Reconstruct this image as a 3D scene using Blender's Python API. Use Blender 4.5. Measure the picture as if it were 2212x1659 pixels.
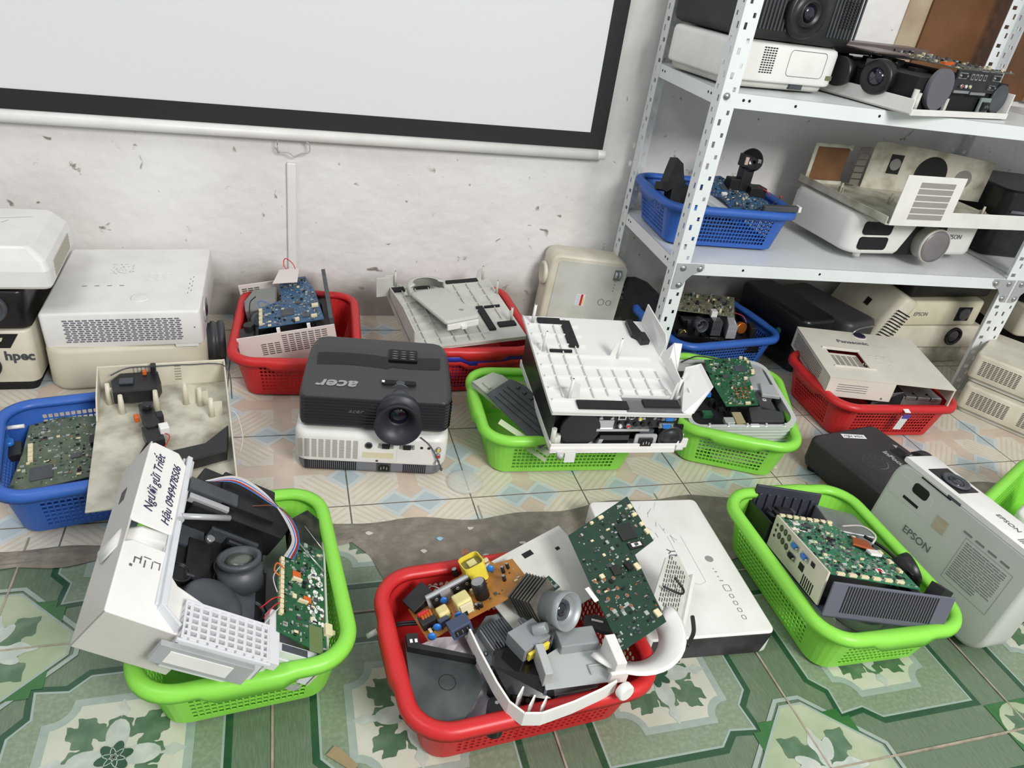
import bpy, math, random
from mathutils import Matrix, Vector, Euler
D = bpy.data; SC = bpy.context.scene
for o in list(D.objects): D.objects.remove(o)
COL = SC.collection
R = math.radians
# ------------------------------------------------------------------ camera
cam_d = D.cameras.new('camera'); cam = D.objects.new('camera', cam_d); COL.objects.link(cam)
cam_d.sensor_width = 36.0; cam_d.lens = 1600 / 2212 * 36.0; cam_d.clip_start = 0.02
def cam_matrix(yaw, pitch, roll, loc):
    f = Vector((math.sin(yaw) * math.cos(pitch), math.cos(yaw) * math.cos(pitch), -math.sin(pitch)))
    r = Vector((math.cos(yaw), -math.sin(yaw), 0)); d = f.cross(r)
    r2 = math.cos(roll) * r + math.sin(roll) * d; d2 = -math.sin(roll) * r + math.cos(roll) * d
    m = Matrix(((r2.x, -d2.x, -f.x), (r2.y, -d2.y, -f.y), (r2.z, -d2.z, -f.z))).to_4x4()
    m.translation = loc
    return m
cam.matrix_world = cam_matrix(R(20.02), R(30.55), R(-9.27), (0, 0, 1.0))
SC.camera = cam
SC.view_settings.view_transform = 'Standard'; SC.view_settings.look = 'None'
SC.view_settings.gamma = 1; SC.view_settings.exposure = 0.12; SC.view_settings.use_curve_mapping = False
# ------------------------------------------------------------------ light
W = D.worlds.new('world'); SC.world = W; W.use_nodes = True
W.node_tree.nodes['Background'].inputs[0].default_value = (0.93, 0.97, 1.0, 1)
W.node_tree.nodes['Background'].inputs[1].default_value = 0.50
def area(name, loc, target, size, power, color):
    l = D.lights.new(name, 'AREA'); l.shape = 'RECTANGLE'; l.size, l.size_y = size; l.energy = power; l.color = color
    o = D.objects.new(name, l); COL.objects.link(o); o.location = loc
    o.rotation_euler = (Vector(target) - Vector(loc)).to_track_quat('-Z', 'Y').to_euler()
    return o
area('window_light', (1.3, -1.6, 2.3), (0.4, 1.4, 0.2), (1.1, 0.9), 98, (1.0, 0.985, 0.96))
area('ceiling_lamp', (-1.2, 0.4, 2.7), (0.1, 1.3, 0.0), (1.2, 0.3), 16, (0.96, 0.98, 1.0))

# ------------------------------------------------------------------ materials
def srgb(c):
    return tuple((x / 255 / 12.92 if x / 255 <= 0.04045 else ((x / 255 + 0.055) / 1.055) ** 2.4) for x in c) + (1,)
MATS = {}
def mat(name, col, rough=0.45, metal=0.0, dirt=0.0, dcol=(120, 110, 90), scale=30, bump=0.0, trans=0.0, spec=0.5, alpha=1.0, bscale=None):
    if name in MATS: return MATS[name]
    m = D.materials.new(name); m.use_nodes = True; nt = m.node_tree; b = nt.nodes['Principled BSDF']
    b.inputs['Roughness'].default_value = rough; b.inputs['Metallic'].default_value = metal
    b.inputs['Specular IOR Level'].default_value = spec
    c = srgb(col); b.inputs['Base Color'].default_value = c
    tc = nt.nodes.new('ShaderNodeTexCoord')
    if dirt > 0:
        n = nt.nodes.new('ShaderNodeTexNoise'); n.inputs['Scale'].default_value = scale; n.inputs['Detail'].default_value = 6
        nt.links.new(tc.outputs['Object'], n.inputs['Vector'])
        r = nt.nodes.new('ShaderNodeValToRGB'); r.color_ramp.elements[0].position = 0.42; r.color_ramp.elements[1].position = 0.72
        r.color_ramp.elements[0].color = (0, 0, 0, 1); r.color_ramp.elements[1].color = (dirt, dirt, dirt, 1)
        nt.links.new(n.outputs['Fac'], r.inputs['Fac'])
        mx = nt.nodes.new('ShaderNodeMix'); mx.data_type = 'RGBA'
        mx.inputs[6].default_value = c; mx.inputs[7].default_value = srgb(dcol)
        nt.links.new(r.outputs['Color'], mx.inputs[0]); nt.links.new(mx.outputs[2], b.inputs['Base Color'])
    if bump > 0:
        n2 = nt.nodes.new('ShaderNodeTexNoise'); n2.inputs['Scale'].default_value = bscale or 400; n2.inputs['Detail'].default_value = 4
        nt.links.new(tc.outputs['Object'], n2.inputs['Vector'])
        bp = nt.nodes.new('ShaderNodeBump'); bp.inputs['Strength'].default_value = bump; bp.inputs['Distance'].default_value = 0.002
        nt.links.new(n2.outputs['Fac'], bp.inputs['Height']); nt.links.new(bp.outputs['Normal'], b.inputs['Normal'])
    if trans > 0:
        t = nt.nodes.new('ShaderNodeBsdfTranslucent'); t.inputs[0].default_value = c
        ms = nt.nodes.new('ShaderNodeMixShader'); ms.inputs[0].default_value = trans
        out = nt.nodes['Material Output']
        nt.links.new(b.outputs[0], ms.inputs[1]); nt.links.new(t.outputs[0], ms.inputs[2]); nt.links.new(ms.outputs[0], out.inputs[0])
    if alpha < 1: b.inputs['Alpha'].default_value = alpha
    MATS[name] = m
    return m
WHITE = mat('white_plastic', (226, 224, 220), 0.4, dirt=0.12, scale=14)
CREAM = mat('cream_plastic', (212, 206, 188), 0.45, dirt=0.3, dcol=(150, 138, 112), scale=16)
DIRTY = mat('grimy_cream_plastic', (200, 196, 180), 0.5, dirt=0.75, dcol=(110, 98, 72), scale=18)
GREYW = mat('grey_white_plastic', (196, 196, 188), 0.45, dirt=0.22, scale=16)
SILVER = mat('silver_plastic', (178, 180, 182), 0.35, metal=0.25, dirt=0.2, scale=20)
STEEL = mat('bare_steel', (176, 178, 180), 0.28, metal=0.85, dirt=0.3, scale=35)
DGREY = mat('dark_grey_plastic', (62, 66, 72), 0.45, dirt=0.2, dcol=(110, 110, 105))
MGREY = mat('mid_grey_plastic', (112, 114, 124), 0.42, dirt=0.15)
BLACK = mat('black_plastic', (20, 20, 22), 0.4, dirt=0.35, dcol=(52, 52, 54), scale=25)
SATIN = mat('satin_black_plastic', (58, 58, 59), 0.42, dirt=0.15, dcol=(70, 70, 70), scale=8, bump=0.15, bscale=900)
GLOSS = mat('glossy_black_plastic', (14, 14, 16), 0.12)
DARK = mat('dark_opening', (10, 10, 11), 0.7)
FOAM = mat('black_foam', (30, 30, 32), 0.95, bump=0.5, bscale=700)
GLASS = mat('lens_glass', (18, 16, 34), 0.05, spec=1.0)
PCBG = mat('green_circuit_board', (30, 82, 50), 0.35, dirt=0.4, dcol=(52, 112, 74), scale=60)
PCBD = mat('dark_green_circuit_board', (26, 54, 40), 0.35, dirt=0.3, dcol=(38, 70, 54), scale=60)
PCBB = mat('blue_circuit_board', (40, 82, 118), 0.4, dirt=0.4, dcol=(86, 104, 116), scale=50)
PCBN = mat('brown_circuit_board', (168, 112, 44), 0.45, dirt=0.55, dcol=(96, 58, 22), scale=30)
COPPER = mat('copper_wire', (200, 112, 50), 0.3, metal=0.7)
ORANGE = mat('orange_flex', (196, 92, 34), 0.5)
IVORY = mat('ivory_connector', (214, 202, 166), 0.5)
SOLDER = mat('pale_component', (170, 178, 168), 0.35, metal=0.3)
YELLOW = mat('yellow_tape', (224, 206, 70), 0.4, dirt=0.25, dcol=(170, 140, 50))
PYEL = mat('pale_yellow_tape', (218, 206, 140), 0.45, dirt=0.2)
BLUEC = mat('blue_plastic', (40, 110, 190), 0.35)
RED = mat('red_plastic', (190, 30, 36), 0.4)
WIREW = mat('white_wire', (196, 190, 184), 0.4)
TEXTG = mat('grey_print', (96, 96, 98), 0.6)
TEXTS = mat('silver_print', (150, 150, 150), 0.4)
INK = mat('ink', (38, 38, 74), 0.7)
PAPER = mat('white_paper', (222, 222, 220), 0.8)
BK_G = mat('green_basket_plastic', (166, 240, 96), 0.34, dirt=0.2, dcol=(150, 226, 82), scale=9, trans=0.35)
BK_R = mat('red_basket_plastic', (214, 46, 48), 0.38, dirt=0.25, dcol=(190, 40, 40), scale=9, trans=0.2)
BK_B = mat('blue_basket_plastic', (58, 108, 196), 0.38, dirt=0.25, dcol=(48, 88, 166), scale=9, trans=0.2)
SHELFW = mat('white_painted_steel', (222, 226, 226), 0.32, dirt=0.08, scale=8)

# ------------------------------------------------------------------ mesh builder
class MB:
    def __init__(s): s.v = []; s.f = []; s.mi = []; s.m = 0; s.M = Matrix.Identity(4); s.sm = []; s.smooth = False
    def at(s, loc=(0, 0, 0), rot=(0, 0, 0)):
        s.M = Matrix.Translation(loc) @ Euler([R(a) for a in rot]).to_matrix().to_4x4(); return s
    def add(s, vs, fs):
        b = len(s.v)
        for p in vs: s.v.append(tuple(s.M @ Vector(p)))
        for f in fs: s.f.append([b + i for i in f]); s.mi.append(s.m); s.sm.append(s.smooth)
        return s
    def box(s, x0, y0, z0, x1, y1, z1):
        v = [(x0, y0, z0), (x1, y0, z0), (x1, y1, z0), (x0, y1, z0), (x0, y0, z1), (x1, y0, z1), (x1, y1, z1), (x0, y1, z1)]
        return s.add(v, [(0, 3, 2, 1), (4, 5, 6, 7), (0, 1, 5, 4), (1, 2, 6, 5), (2, 3, 7, 6), (3, 0, 4, 7)])
    def cbox(s, c, d): return s.box(c[0] - d[0] / 2, c[1] - d[1] / 2, c[2] - d[2] / 2, c[0] + d[0] / 2, c[1] + d[1] / 2, c[2] + d[2] / 2)
    def prism(s, poly, z0, z1, k=1.0, cap=True):
        n = len(poly); cx = sum(p[0] for p in poly) / n; cy = sum(p[1] for p in poly) / n
        v = [(p[0], p[1], z0) for p in poly] + [(cx + (p[0] - cx) * k, cy + (p[1] - cy) * k, z1) for p in poly]
        f = [(i, (i + 1) % n, n + (i + 1) % n, n + i) for i in range(n)]
        if cap: f += [tuple(range(n - 1, -1, -1)), tuple(range(n, 2 * n))]
        return s.add(v, f)
    def loft(s, rings, cap0=True, cap1=True):
        n = len(rings[0]); v = [p for r in rings for p in r]; f = []
        for k in range(len(rings) - 1):
            for i in range(n):
                j = (i + 1) % n; f.append((k * n + i, k * n + j, (k + 1) * n + j, (k + 1) * n + i))
        if cap0: f.append(tuple(range(n - 1, -1, -1)))
        if cap1: f.append(tuple(range((len(rings) - 1) * n, len(rings) * n)))
        return s.add(v, f)
    def cyl(s, p0, p1, r0, r1=None, seg=20, cap=True):
        r1 = r0 if r1 is None else r1
        a = Vector(p0); b = Vector(p1); q = (b - a).to_track_quat('Z', 'Y')
        def ring(c, r): return [tuple(c + q @ Vector((r * math.cos(2 * math.pi * i / seg), r * math.sin(2 * math.pi * i / seg), 0))) for i in range(seg)]
        t = s.smooth; n = seg
        b0 = len(s.f); s.loft([ring(a, r0), ring(b, r1)], cap, cap)
        for k in range(b0, b0 + n): s.sm[k] = True
        return s
    def lathe(s, prof, p0, axis, seg=28):
        """prof: (radius, distance along axis) pairs"""
        a = Vector(p0); q = Vector(axis).normalized().to_track_quat('Z', 'Y')
        rings = [[tuple(a + q @ Vector((r * math.cos(2 * math.pi * i / seg), r * math.sin(2 * math.pi * i / seg), h))) for i in range(seg)] for r, h in prof]
        b0 = len(s.f); s.loft(rings, True, True)
        for k in range(b0, len(s.f) - 2): s.sm[k] = True
        return s
    def tube(s, path, r, seg=6):
        P = [Vector(p) for p in path]; rings = []
        for i, p in enumerate(P):
            t = (P[min(i + 1, len(P) - 1)] - P[max(i - 1, 0)]).normalized(); q = t.to_track_quat('Z', 'Y')
            rings.append([tuple(p + q @ Vector((r * math.cos(2 * math.pi * k / seg), r * math.sin(2 * math.pi * k / seg), 0))) for k in range(seg)])
        b0 = len(s.f); s.loft(rings)
        for k in range(b0, len(s.f) - 2): s.sm[k] = True
        return s
    def wire(s, pts, r, n=6, seg=6):
        P = [Vector(p) for p in pts]; out = []
        for i in range(len(P) - 1):
            p0 = P[max(i - 1, 0)]; p1 = P[i]; p2 = P[i + 1]; p3 = P[min(i + 2, len(P) - 1)]
            for k in range(n):
                t = k / n
                out.append(0.5 * ((2 * p1) + (p2 - p0) * t + (2 * p0 - 5 * p1 + 4 * p2 - p3) * t * t + (3 * p1 - p0 - 3 * p2 + p3) * t ** 3))
        out.append(P[-1]); return s.tube(out, r, seg)
    def build(s, name, mats, parent=None, bevel=0.0, solid=0.0, seg=2, angle=35):
        me = D.meshes.new(name); me.from_pydata(s.v, [], s.f)
        if not isinstance(mats, (list, tuple)): mats = [mats]
        for m in mats: me.materials.append(m)
        me.polygons.foreach_set('material_index', s.mi); me.polygons.foreach_set('use_smooth', s.sm); me.update()
        o = D.objects.new(name, me); COL.objects.link(o)
        if parent: o.parent = parent
        if solid:
            md = o.modifiers.new('solid', 'SOLIDIFY'); md.thickness = abs(solid); md.offset = -1 if solid > 0 else 1
        if bevel:
            md = o.modifiers.new('bevel', 'BEVEL'); md.width = bevel; md.segments = seg; md.limit_method = 'ANGLE'; md.angle_limit = R(angle)
            md.harden_normals = False
        return o
def rrect(x0, y0, x1, y1, r, n=5):
    out = []
    rs = r if isinstance(r, (list, tuple)) else [r] * 4
    for (cx, cy, a, q) in ((x1 - rs[0], y0 + rs[0], -90, rs[0]), (x1 - rs[1], y1 - rs[1], 0, rs[1]), (x0 + rs[2], y1 - rs[2], 90, rs[2]), (x0 + rs[3], y0 + rs[3], 180, rs[3])):
        for k in range(n + 1):
            t = R(a + 90 * k / n); out.append((cx + q * math.cos(t), cy + q * math.sin(t)))
    return out
def shell(mb, layers):
    """rounded body: layers of (inset, z) over a polygon function"""
    return mb.loft(layers)
def body(mb, x0, y0, x1, y1, z0, z1, r=0.02, top=0.006, bot=0.004, n=5):
    """rounded-corner box with softened top and bottom edges"""
    def ring(i, z): return [(p[0], p[1], z) for p in rrect(x0 + i, y0 + i, x1 - i, y1 - i, max(r - i, 0.0015), n)]
    rings = [ring(bot, z0), ring(bot * 0.3, z0 + bot * 0.3), ring(0, z0 + bot), ring(0, z1 - top), ring(top * 0.3, z1 - top * 0.3), ring(top, z1)]
    b0 = len(mb.f); mb.loft(rings)
    for k in range(b0, len(mb.f) - 2): mb.sm[k] = True
    return mb
def thing(name, label, cat, loc=(0, 0, 0), rot=(0, 0, 0), group=None, tilt=None):
    o = D.objects.new(name, None); COL.objects.link(o); o.empty_display_size = 0.02
    if tilt is None: o.rotation_euler = [R(a) for a in rot]
    else:   # yaw, then a lean about the thing's own axes
        v = Vector((R(tilt[0]), R(tilt[1]), 0)); m = Matrix.Rotation(R(rot[2]), 3, 'Z')
        if v.length > 1e-6: m = m @ Matrix.Rotation(v.length, 3, v.normalized())
        o.rotation_euler = m.to_euler()
    o.location = loc; o['label'] = label; o['category'] = cat
    if group: o['group'] = group
    return o
def tag(o, label, cat, group=None):
    o['label'] = label; o['category'] = cat
    if group: o['group'] = group
    return o
def struct(name, mb, mats, **k):
    o = mb.build(name, mats, **k); o['kind'] = 'structure'; return o
def text(body_, size, loc, rot, m, parent, name='lettering', shear=0.0, ext=0.0003, sx=1.0, bold=0.0):
    c = D.curves.new(name, 'FONT'); c.body = body_; c.size = size; c.shear = shear; c.extrude = ext; c.align_x = 'CENTER'; c.align_y = 'CENTER'; c.offset = bold
    c.resolution_u = 3
    t = D.objects.new('tmp', c); COL.objects.link(t)
    me = D.meshes.new_from_object(t.evaluated_get(bpy.context.evaluated_depsgraph_get()))
    D.objects.remove(t); me.name = name; me.materials.clear(); me.materials.append(m)
    o = D.objects.new(name, me); COL.objects.link(o); o.parent = parent
    o.location = loc; o.rotation_euler = [R(a) for a in rot]; o.scale = (sx, 1, 1)
    return o
def slots(mb, o, u, v, nu, nv, w, h, du, dv, dep=0.0012, stagger=0.0, mask=None):
    """a field of recessed-looking slots: small dark plates let into the face spanned by u and v"""
    o = Vector(o); u = Vector(u).normalized(); v = Vector(v).normalized(); nn = u.cross(v)
    for j in range(nv):
        for i in range(nu):
            if mask and not mask(i, j): continue
            a = o + u * (i * du + (stagger if j % 2 else 0)) + v * (j * dv)
            P = [a, a + u * w, a + u * w + v * h, a + v * h]
            vs = [tuple(p - nn * dep) for p in P] + [tuple(p + nn * 0.0004) for p in P]
            mb.add(vs, [(4, 5, 6, 7), (0, 1, 5, 4), (1, 2, 6, 5), (2, 3, 7, 6), (3, 0, 4, 7)])
    return mb
def scatter(mb, rng, x0, y0, x1, y1, z, n, smin, smax, hmin, hmax, mats, mask=None):
    for _ in range(n):
        x = rng.uniform(x0, x1); y = rng.uniform(y0, y1)
        if mask and not mask(x, y): continue
        a = rng.uniform(smin, smax); b = rng.uniform(smin, smax) * (0.5 if rng.random() < .5 else 1); h = rng.uniform(hmin, hmax)
        mb.m = rng.choice(mats); mb.box(x - a / 2, y - b / 2, z, x + a / 2, y + b / 2, z + h)
    mb.m = 0
    return mb

# ------------------------------------------------------------------ room: floor
TP = 0.4025; TX = -0.025; TY = 0.474
TOPY = [1.06]; ZJ = [0]
def poly_layer(mb, pts, z, m):
    if TOPY[0] and max(y for x, y in pts) > TOPY[0]: pts = [(x, min(y, TOPY[0])) for x, y in pts]
    ZJ[0] = (ZJ[0] + 1) % 60; z += ZJ[0] * 2e-6
    mb.m = m; mb.add([(x, y, z) for x, y in pts], [tuple(range(len(pts)))])
def band(mb, pts, w, z, m, closed=False):
    n = len(pts); L = []
    for i in range(n):
        a = Vector(pts[i - 1] if (i > 0 or closed) else pts[i]); b = Vector(pts[(i + 1) % n] if (i < n - 1 or closed) else pts[i]); c = Vector(pts[i])
        d1 = (c - a); d2 = (b - c)
        d1 = d1.normalized() if d1.length > 1e-9 else d2.normalized(); d2 = d2.normalized() if d2.length > 1e-9 else d1
        t = (d1 + d2).normalized(); nn = Vector((-t.y, t.x)); k = 1 / max(0.4, nn.dot(Vector((-d1.y, d1.x))))
        L.append((c + nn * w / 2 * k, c - nn * w / 2 * k))
    mb.m = m
    for i in range(n if closed else n - 1):
        j = (i + 1) % n
        mb.add([(*L[i][0], z), (*L[i][1], z), (*L[j][1], z), (*L[j][0], z)], [(0, 1, 2, 3)])
def tile_mat(name, col, col2, scale=60, weave=False, rough=0.22):
    m = mat(name, col, rough, dirt=0.8, dcol=col2, scale=scale)
    if weave:
        nt = m.node_tree
        for n in nt.nodes:
            if n.type == 'TEX_NOISE':
                mp = nt.nodes.new('ShaderNodeMapping'); mp.inputs['Scale'].default_value = (6, 0.5, 1)
                l = n.inputs['Vector'].links[0]; src = l.from_socket; nt.links.new(src, mp.inputs['Vector']); nt.links.new(mp.outputs[0], n.inputs['Vector'])
    return m
TM = [tile_mat('tile_grout', (160, 150, 132), (120, 112, 96), rough=.6),
      tile_mat('tile_woven_green', (92, 110, 88), (112, 128, 104), 90, True),
      tile_mat('tile_speckled_green', (118, 134, 110), (138, 152, 130), 160),
      tile_mat('tile_dark_line', (38, 74, 50), (44, 82, 56)),
      tile_mat('tile_pale_line', (150, 164, 154), (140, 154, 146)),
      tile_mat('tile_cream', (192, 192, 176), (172, 180, 158), 10),
      tile_mat('tile_leaf_green', (74, 102, 76), (108, 132, 106), 30),
      tile_mat('tile_medallion', (150, 164, 132), (186, 188, 166), 12),
      tile_mat('tile_corner_green', (50, 100, 52), (58, 108, 60)),
      tile_mat('tile_petal', (168, 176, 166), (196, 200, 190), 40)]
fl = MB()
fl.m = 0; fl.add([(-3, -1.2, 0), (4, -1.2, 0), (4, 1.12, 0), (-3, 1.12, 0)], [(0, 1, 2, 3)])
def leaf(mb, cx, cy, ang, ln, wd, z, m, lobes=3):
    ca, sa = math.cos(ang), math.sin(ang); pts = []
    N = 14
    for k in range(N + 1):
        t = k / N; w = wd * math.sin(math.pi * min(1, t * 0.97 + 0.03)) ** 0.8 * (1 + 0.28 * math.sin(t * math.pi * 2 * lobes))
        pts.append((t * ln, w))
    for k in range(N - 1, 0, -1):
        t = k / N; w = wd * math.sin(math.pi * t) ** 0.8 * (1 + 0.28 * math.sin(t * math.pi * 2 * lobes + 1)); pts.append((t * ln, -w))
    poly_layer(mb, [(cx + x * ca - y * sa, cy + x * sa + y * ca) for x, y in pts], z, m)
def ell(cx, cy, a, b, ang, n=14):
    ca, sa = math.cos(ang), math.sin(ang)
    return [(cx + a * math.cos(2 * math.pi * k / n) * ca - b * math.sin(2 * math.pi * k / n) * sa, cy + a * math.cos(2 * math.pi * k / n) * sa + b * math.sin(2 * math.pi * k / n) * ca) for k in range(n)]
for i in range(-3, 6):
    for j in range(-4, 2):
        X0 = TX + i * TP; Y0 = TY + j * TP
        def P(u, v): return (X0 + u * TP, min(Y0 + v * TP, 1.06))
        g = 0.006
        poly_layer(fl, [P(g, g), P(1 - g, g), P(1 - g, 1 - g), P(g, 1 - g)], .0006, 1)
        big = [((i + a + j + b) % 2 == 0) for a, b in ((0, 0), (1, 0), (1, 1), (0, 1))]
        o = .145; path = []
        cs = [(0, 0, 1, 1), (1, 0, -1, 1), (1, 1, -1, -1), (0, 1, 1, -1)]
        for k, (cx, cy, sx, sy) in enumerate(cs):
            st = [(.145, .37), (.205, .305), (.192, .192), (.305, .205), (.37, .145)] if big[k] else [(.145, .145)]
            if k % 2 == 1: st = [(a, b) for a, b in reversed(st)]
            pts = [(cx + sx * a, cy + sy * b) for a, b in st]
            path += pts
        path = [P(*p) for p in path]
        poly_layer(fl, path, .0009, 2)
        band(fl, path, .011, .0012, 3, True)
        inner = [((p[0] - (X0 + TP / 2)) * .955 + X0 + TP / 2, (p[1] - (Y0 + TP / 2)) * .955 + Y0 + TP / 2) for p in path]
        band(fl, inner, .0035, .0013, 4, True)
        fr = []
        for (cx, cy, a0) in ((.27, .27, 90), (.73, .27, 180), (.73, .73, 270), (.27, .73, 0)):
            for k in range(6):
                t = R(a0 - 90 * k / 5); fr.append(P(cx + .085 * math.cos(t), cy + .085 * math.sin(t)))
        poly_layer(fl, fr, .0012, 5); band(fl, fr, .012, .0014, 4, True)
        cx, cy = X0 + TP * .5, Y0 + TP * .5
        for k in range(8):
            a = R(45 * k + 22)
            leaf(fl, cx + .030 * math.cos(a), cy + .030 * math.sin(a), a + .45 * (-1) ** k, .058, .0125, .0015, 6); leaf(fl, cx + .040 * math.cos(a), cy + .040 * math.sin(a), a - .9 * (-1) ** k, .030, .008, .0016, 6, 2)
        for k in range(4):
            a = R(90 * k); poly_layer(fl, ell(cx + .034 * math.cos(a), cy + .034 * math.sin(a), .024, .015, a), .0017, 9)
            leaf(fl, cx + .05 * math.cos(a), cy + .05 * math.sin(a), a, .04, .008, .0016, 9, 2)
        for k in range(6):
            a = R(60 * k + 15); poly_layer(fl, ell(cx + .012 * math.cos(a), cy + .012 * math.sin(a), .012, .007, a), .0019, 3)
            band(fl, ell(cx + .012 * math.cos(a), cy + .012 * math.sin(a), .013, .008, a), .001, .002, 9, True)
for i in range(-3, 7):
    for j in range(-4, 2):
        cx, cy = TX + i * TP, TY + j * TP
        if (i + j) % 2 == 0:
            md = [(-.05, .275), (.05, .275), (.275, .05), (.275, -.05), (.05, -.275), (-.05, -.275), (-.275, -.05), (-.275, .05)]
            pts = [(cx + a * TP, cy + b * TP) for a, b in md]
            for sx in (1, -1):
                for sy in (1, -1):
                    for tri in (((.10, .225), (.19, .225), (.19, .135)), ((.225, .10), (.225, .19), (.135, .19))):
                        poly_layer(fl, [(cx + sx * a * TP, cy + sy * b * TP) for a, b in tri], .0021, 8)
            band(fl, [((p[0] - cx) * 1.1 + cx, (p[1] - cy) * 1.1 + cy) for p in pts], .007, .0020, 4, True)
            poly_layer(fl, pts, .0022, 7); band(fl, pts, .004, .0023, 4, True)
            for k in range(4):
                a = R(90 * k + 45)
                leaf(fl, cx, cy, a, .085, .022, .0025, 6); leaf(fl, cx, cy, a + .75, .07, .012, .0026, 9, 2)
                poly_layer(fl, ell(cx + .035 * math.cos(a + .3), cy + .035 * math.sin(a + .3), .02, .009, a + .3), .0027, 9)
        else:
            s = .125 * TP
            poly_layer(fl, [(cx - s, cy - s), (cx + s, cy - s), (cx + s, cy + s), (cx - s, cy + s)], .0021, 8)
            poly_layer(fl, ell(cx, cy, s * .95, s * .95, 0, 20), .0023, 7)
            for k in range(8):
                a = R(45 * k); leaf(fl, cx, cy, a, s * .8, s * .16, .0025, 6, 2)
for i in range(-3, 7):
    x = TX + i * TP; fl.m = 0; fl.box(x - .0016, -1.2, .0021, x + .0016, 1.12, .0030)
for j in range(-4, 2):
    y = TY + j * TP; fl.m = 0; fl.box(-3, y - .0016, .0021, 4, y + .0016, .0030)
TOPY[0] = None
o = struct('floor', fl, TM); o['label'] = 'green patterned tile floor in the foreground'
BM = [tile_mat('pale_tile_joint', (104, 96, 84), (150, 140, 124), rough=.6),
      tile_mat('pale_tile_pink', (206, 188, 170), (188, 176, 162), 20),
      tile_mat('pale_tile_blue_grey', (196, 202, 200), (188, 196, 194), 20),
      tile_mat('pale_tile_blue_diamond', (172, 186, 190), (178, 190, 192), 20),
      tile_mat('pale_tile_stripe', (206, 192, 170), (202, 190, 170), 20),
      tile_mat('pale_tile_cream', (212, 206, 192), (200, 194, 180), 20)]
bf = MB(); bf.m = 0; bf.add([(-3, 1.06, .001), (4, 1.06, .001), (4, 2.1, .001), (-3, 2.1, .001)], [(0, 1, 2, 3)])
BP = .2485; BX = .121; BY = 1.147
for i in range(-11, 15):
    for j in range(-1, 4):
        X0 = BX + i * BP; Y0 = BY + j * BP
        def P(u, v): return (X0 + u * BP, max(Y0 + v * BP, 1.065))
        g = .006
        poly_layer(bf, [P(g, g), P(1 - g, g), P(1 - g, 1 - g), P(g, 1 - g)], .0016, 1)
        for (ox, oy, sx, sy) in ((0, 0, 1, 1), (1, 0, -1, 1), (1, 1, -1, -1), (0, 1, 1, -1)):
            def Q(a, b): return P(ox + sx * max(a, g), oy + sy * max(b, g))
            poly_layer(bf, [Q(0, 0), Q(.24, 0), Q(.42, .2), Q(.42, .42), Q(.2, .42), Q(0, .24)], .0018, 5)
            for k in range(-2, 3):
                c = k * .075
                p0 = (max(c, 0) + .01, max(-c, 0) + .01); L = .33 - abs(k) * .04
                poly_layer(bf, [Q(p0[0], p0[1]), Q(p0[0] + .026, p0[1]), Q(p0[0] + L + .026, p0[1] + L), Q(p0[0] + L, p0[1] + L)], .0020, 4)
            for fl_ in (0, 1):
                def S(a, b): return Q(a, b) if not fl_ else Q(b, a)
                poly_layer(bf, [S(.2, 0), S(.37, .17), S(.5, .04), S(.5, 0)], .0021, 2)
                poly_layer(bf, [S(.25, 0), S(.37, .115), S(.485, 0)], .0023, 3)
o = struct('floor', bf, BM); o['label'] = 'pale diamond patterned tile floor along the wall'
# rough cement strip between the two tile floors
CEM = mat('rough_cement', (122, 114, 104), 0.9, dirt=0.7, dcol=(150, 142, 128), scale=40, bump=1.0, bscale=120)
rng = random.Random(4)
ce = MB(); nx = 260
def top_edge(x): return 1.094 + .010 * math.sin(x * 9 + 1) + .006 * math.sin(x * 31) - (0.02 if x > 1.5 else 0) - .01 * math.exp(-((x - .05) / .1) ** 2)
def low_edge(x):
    b = 1.035 + .012 * math.sin(x * 13) + .008 * math.sin(x * 41 + 1)
    if x > .13: b -= min(1, (x - .13) / .03) * .11
    if x > 1.1: b += .05 * min(1, (x - 1.1) / .3)
    return b
rings = []
for i in range(nx + 1):
    x = -2.6 + 6.2 * i / nx; a, b = low_edge(x), top_edge(x); row = []
    for k in range(9):
        t = k / 8; y = a + (b - a) * t; z = .0040 + (.0022 * rng.random() if 0 < k < 8 else -.0012)
        row.append((x + rng.uniform(-.004, .004), y, z))
    rings.append(row)
vs = [p for r in rings for p in r]
ce.add(vs, [(i * 9 + k, (i + 1) * 9 + k, (i + 1) * 9 + k + 1, i * 9 + k + 1) for i in range(nx) for k in range(8)])
o = struct('floor', ce, CEM); o['label'] = 'strip of rough grey cement between the two tiled floors'
# ------------------------------------------------------------------ room: wall
WY = 1.985
wm = D.materials.new('whitewashed_plaster'); wm.use_nodes = True; nt = wm.node_tree; b = nt.nodes['Principled BSDF']; b.inputs['Roughness'].default_value = .8
tc = nt.nodes.new('ShaderNodeTexCoord')
def noise(scale, det=5, dist=0):
    n = nt.nodes.new('ShaderNodeTexNoise'); n.inputs['Scale'].default_value = scale; n.inputs['Detail'].default_value = det; n.inputs['Distortion'].default_value = dist
    nt.links.new(tc.outputs['Object'], n.inputs['Vector']); return n
def ramp(src, p0, p1, c0, c1):
    r = nt.nodes.new('ShaderNodeValToRGB'); r.color_ramp.elements[0].position = p0; r.color_ramp.elements[1].position = p1
    r.color_ramp.elements[0].color = c0; r.color_ramp.elements[1].color = c1; nt.links.new(src, r.inputs['Fac']); return r
n1 = noise(2.2); r1 = ramp(n1.outputs['Fac'], .35, .65, srgb((214, 210, 206)), srgb((228, 226, 225)))
n2 = noise(26, 8, .6); r2 = ramp(n2.outputs['Fac'], .675, .73, (0, 0, 0, 1), (1, 1, 1, 1))
mx = nt.nodes.new('ShaderNodeMix'); mx.data_type = 'RGBA'; mx.inputs[7].default_value = srgb((134, 126, 114))
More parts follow.
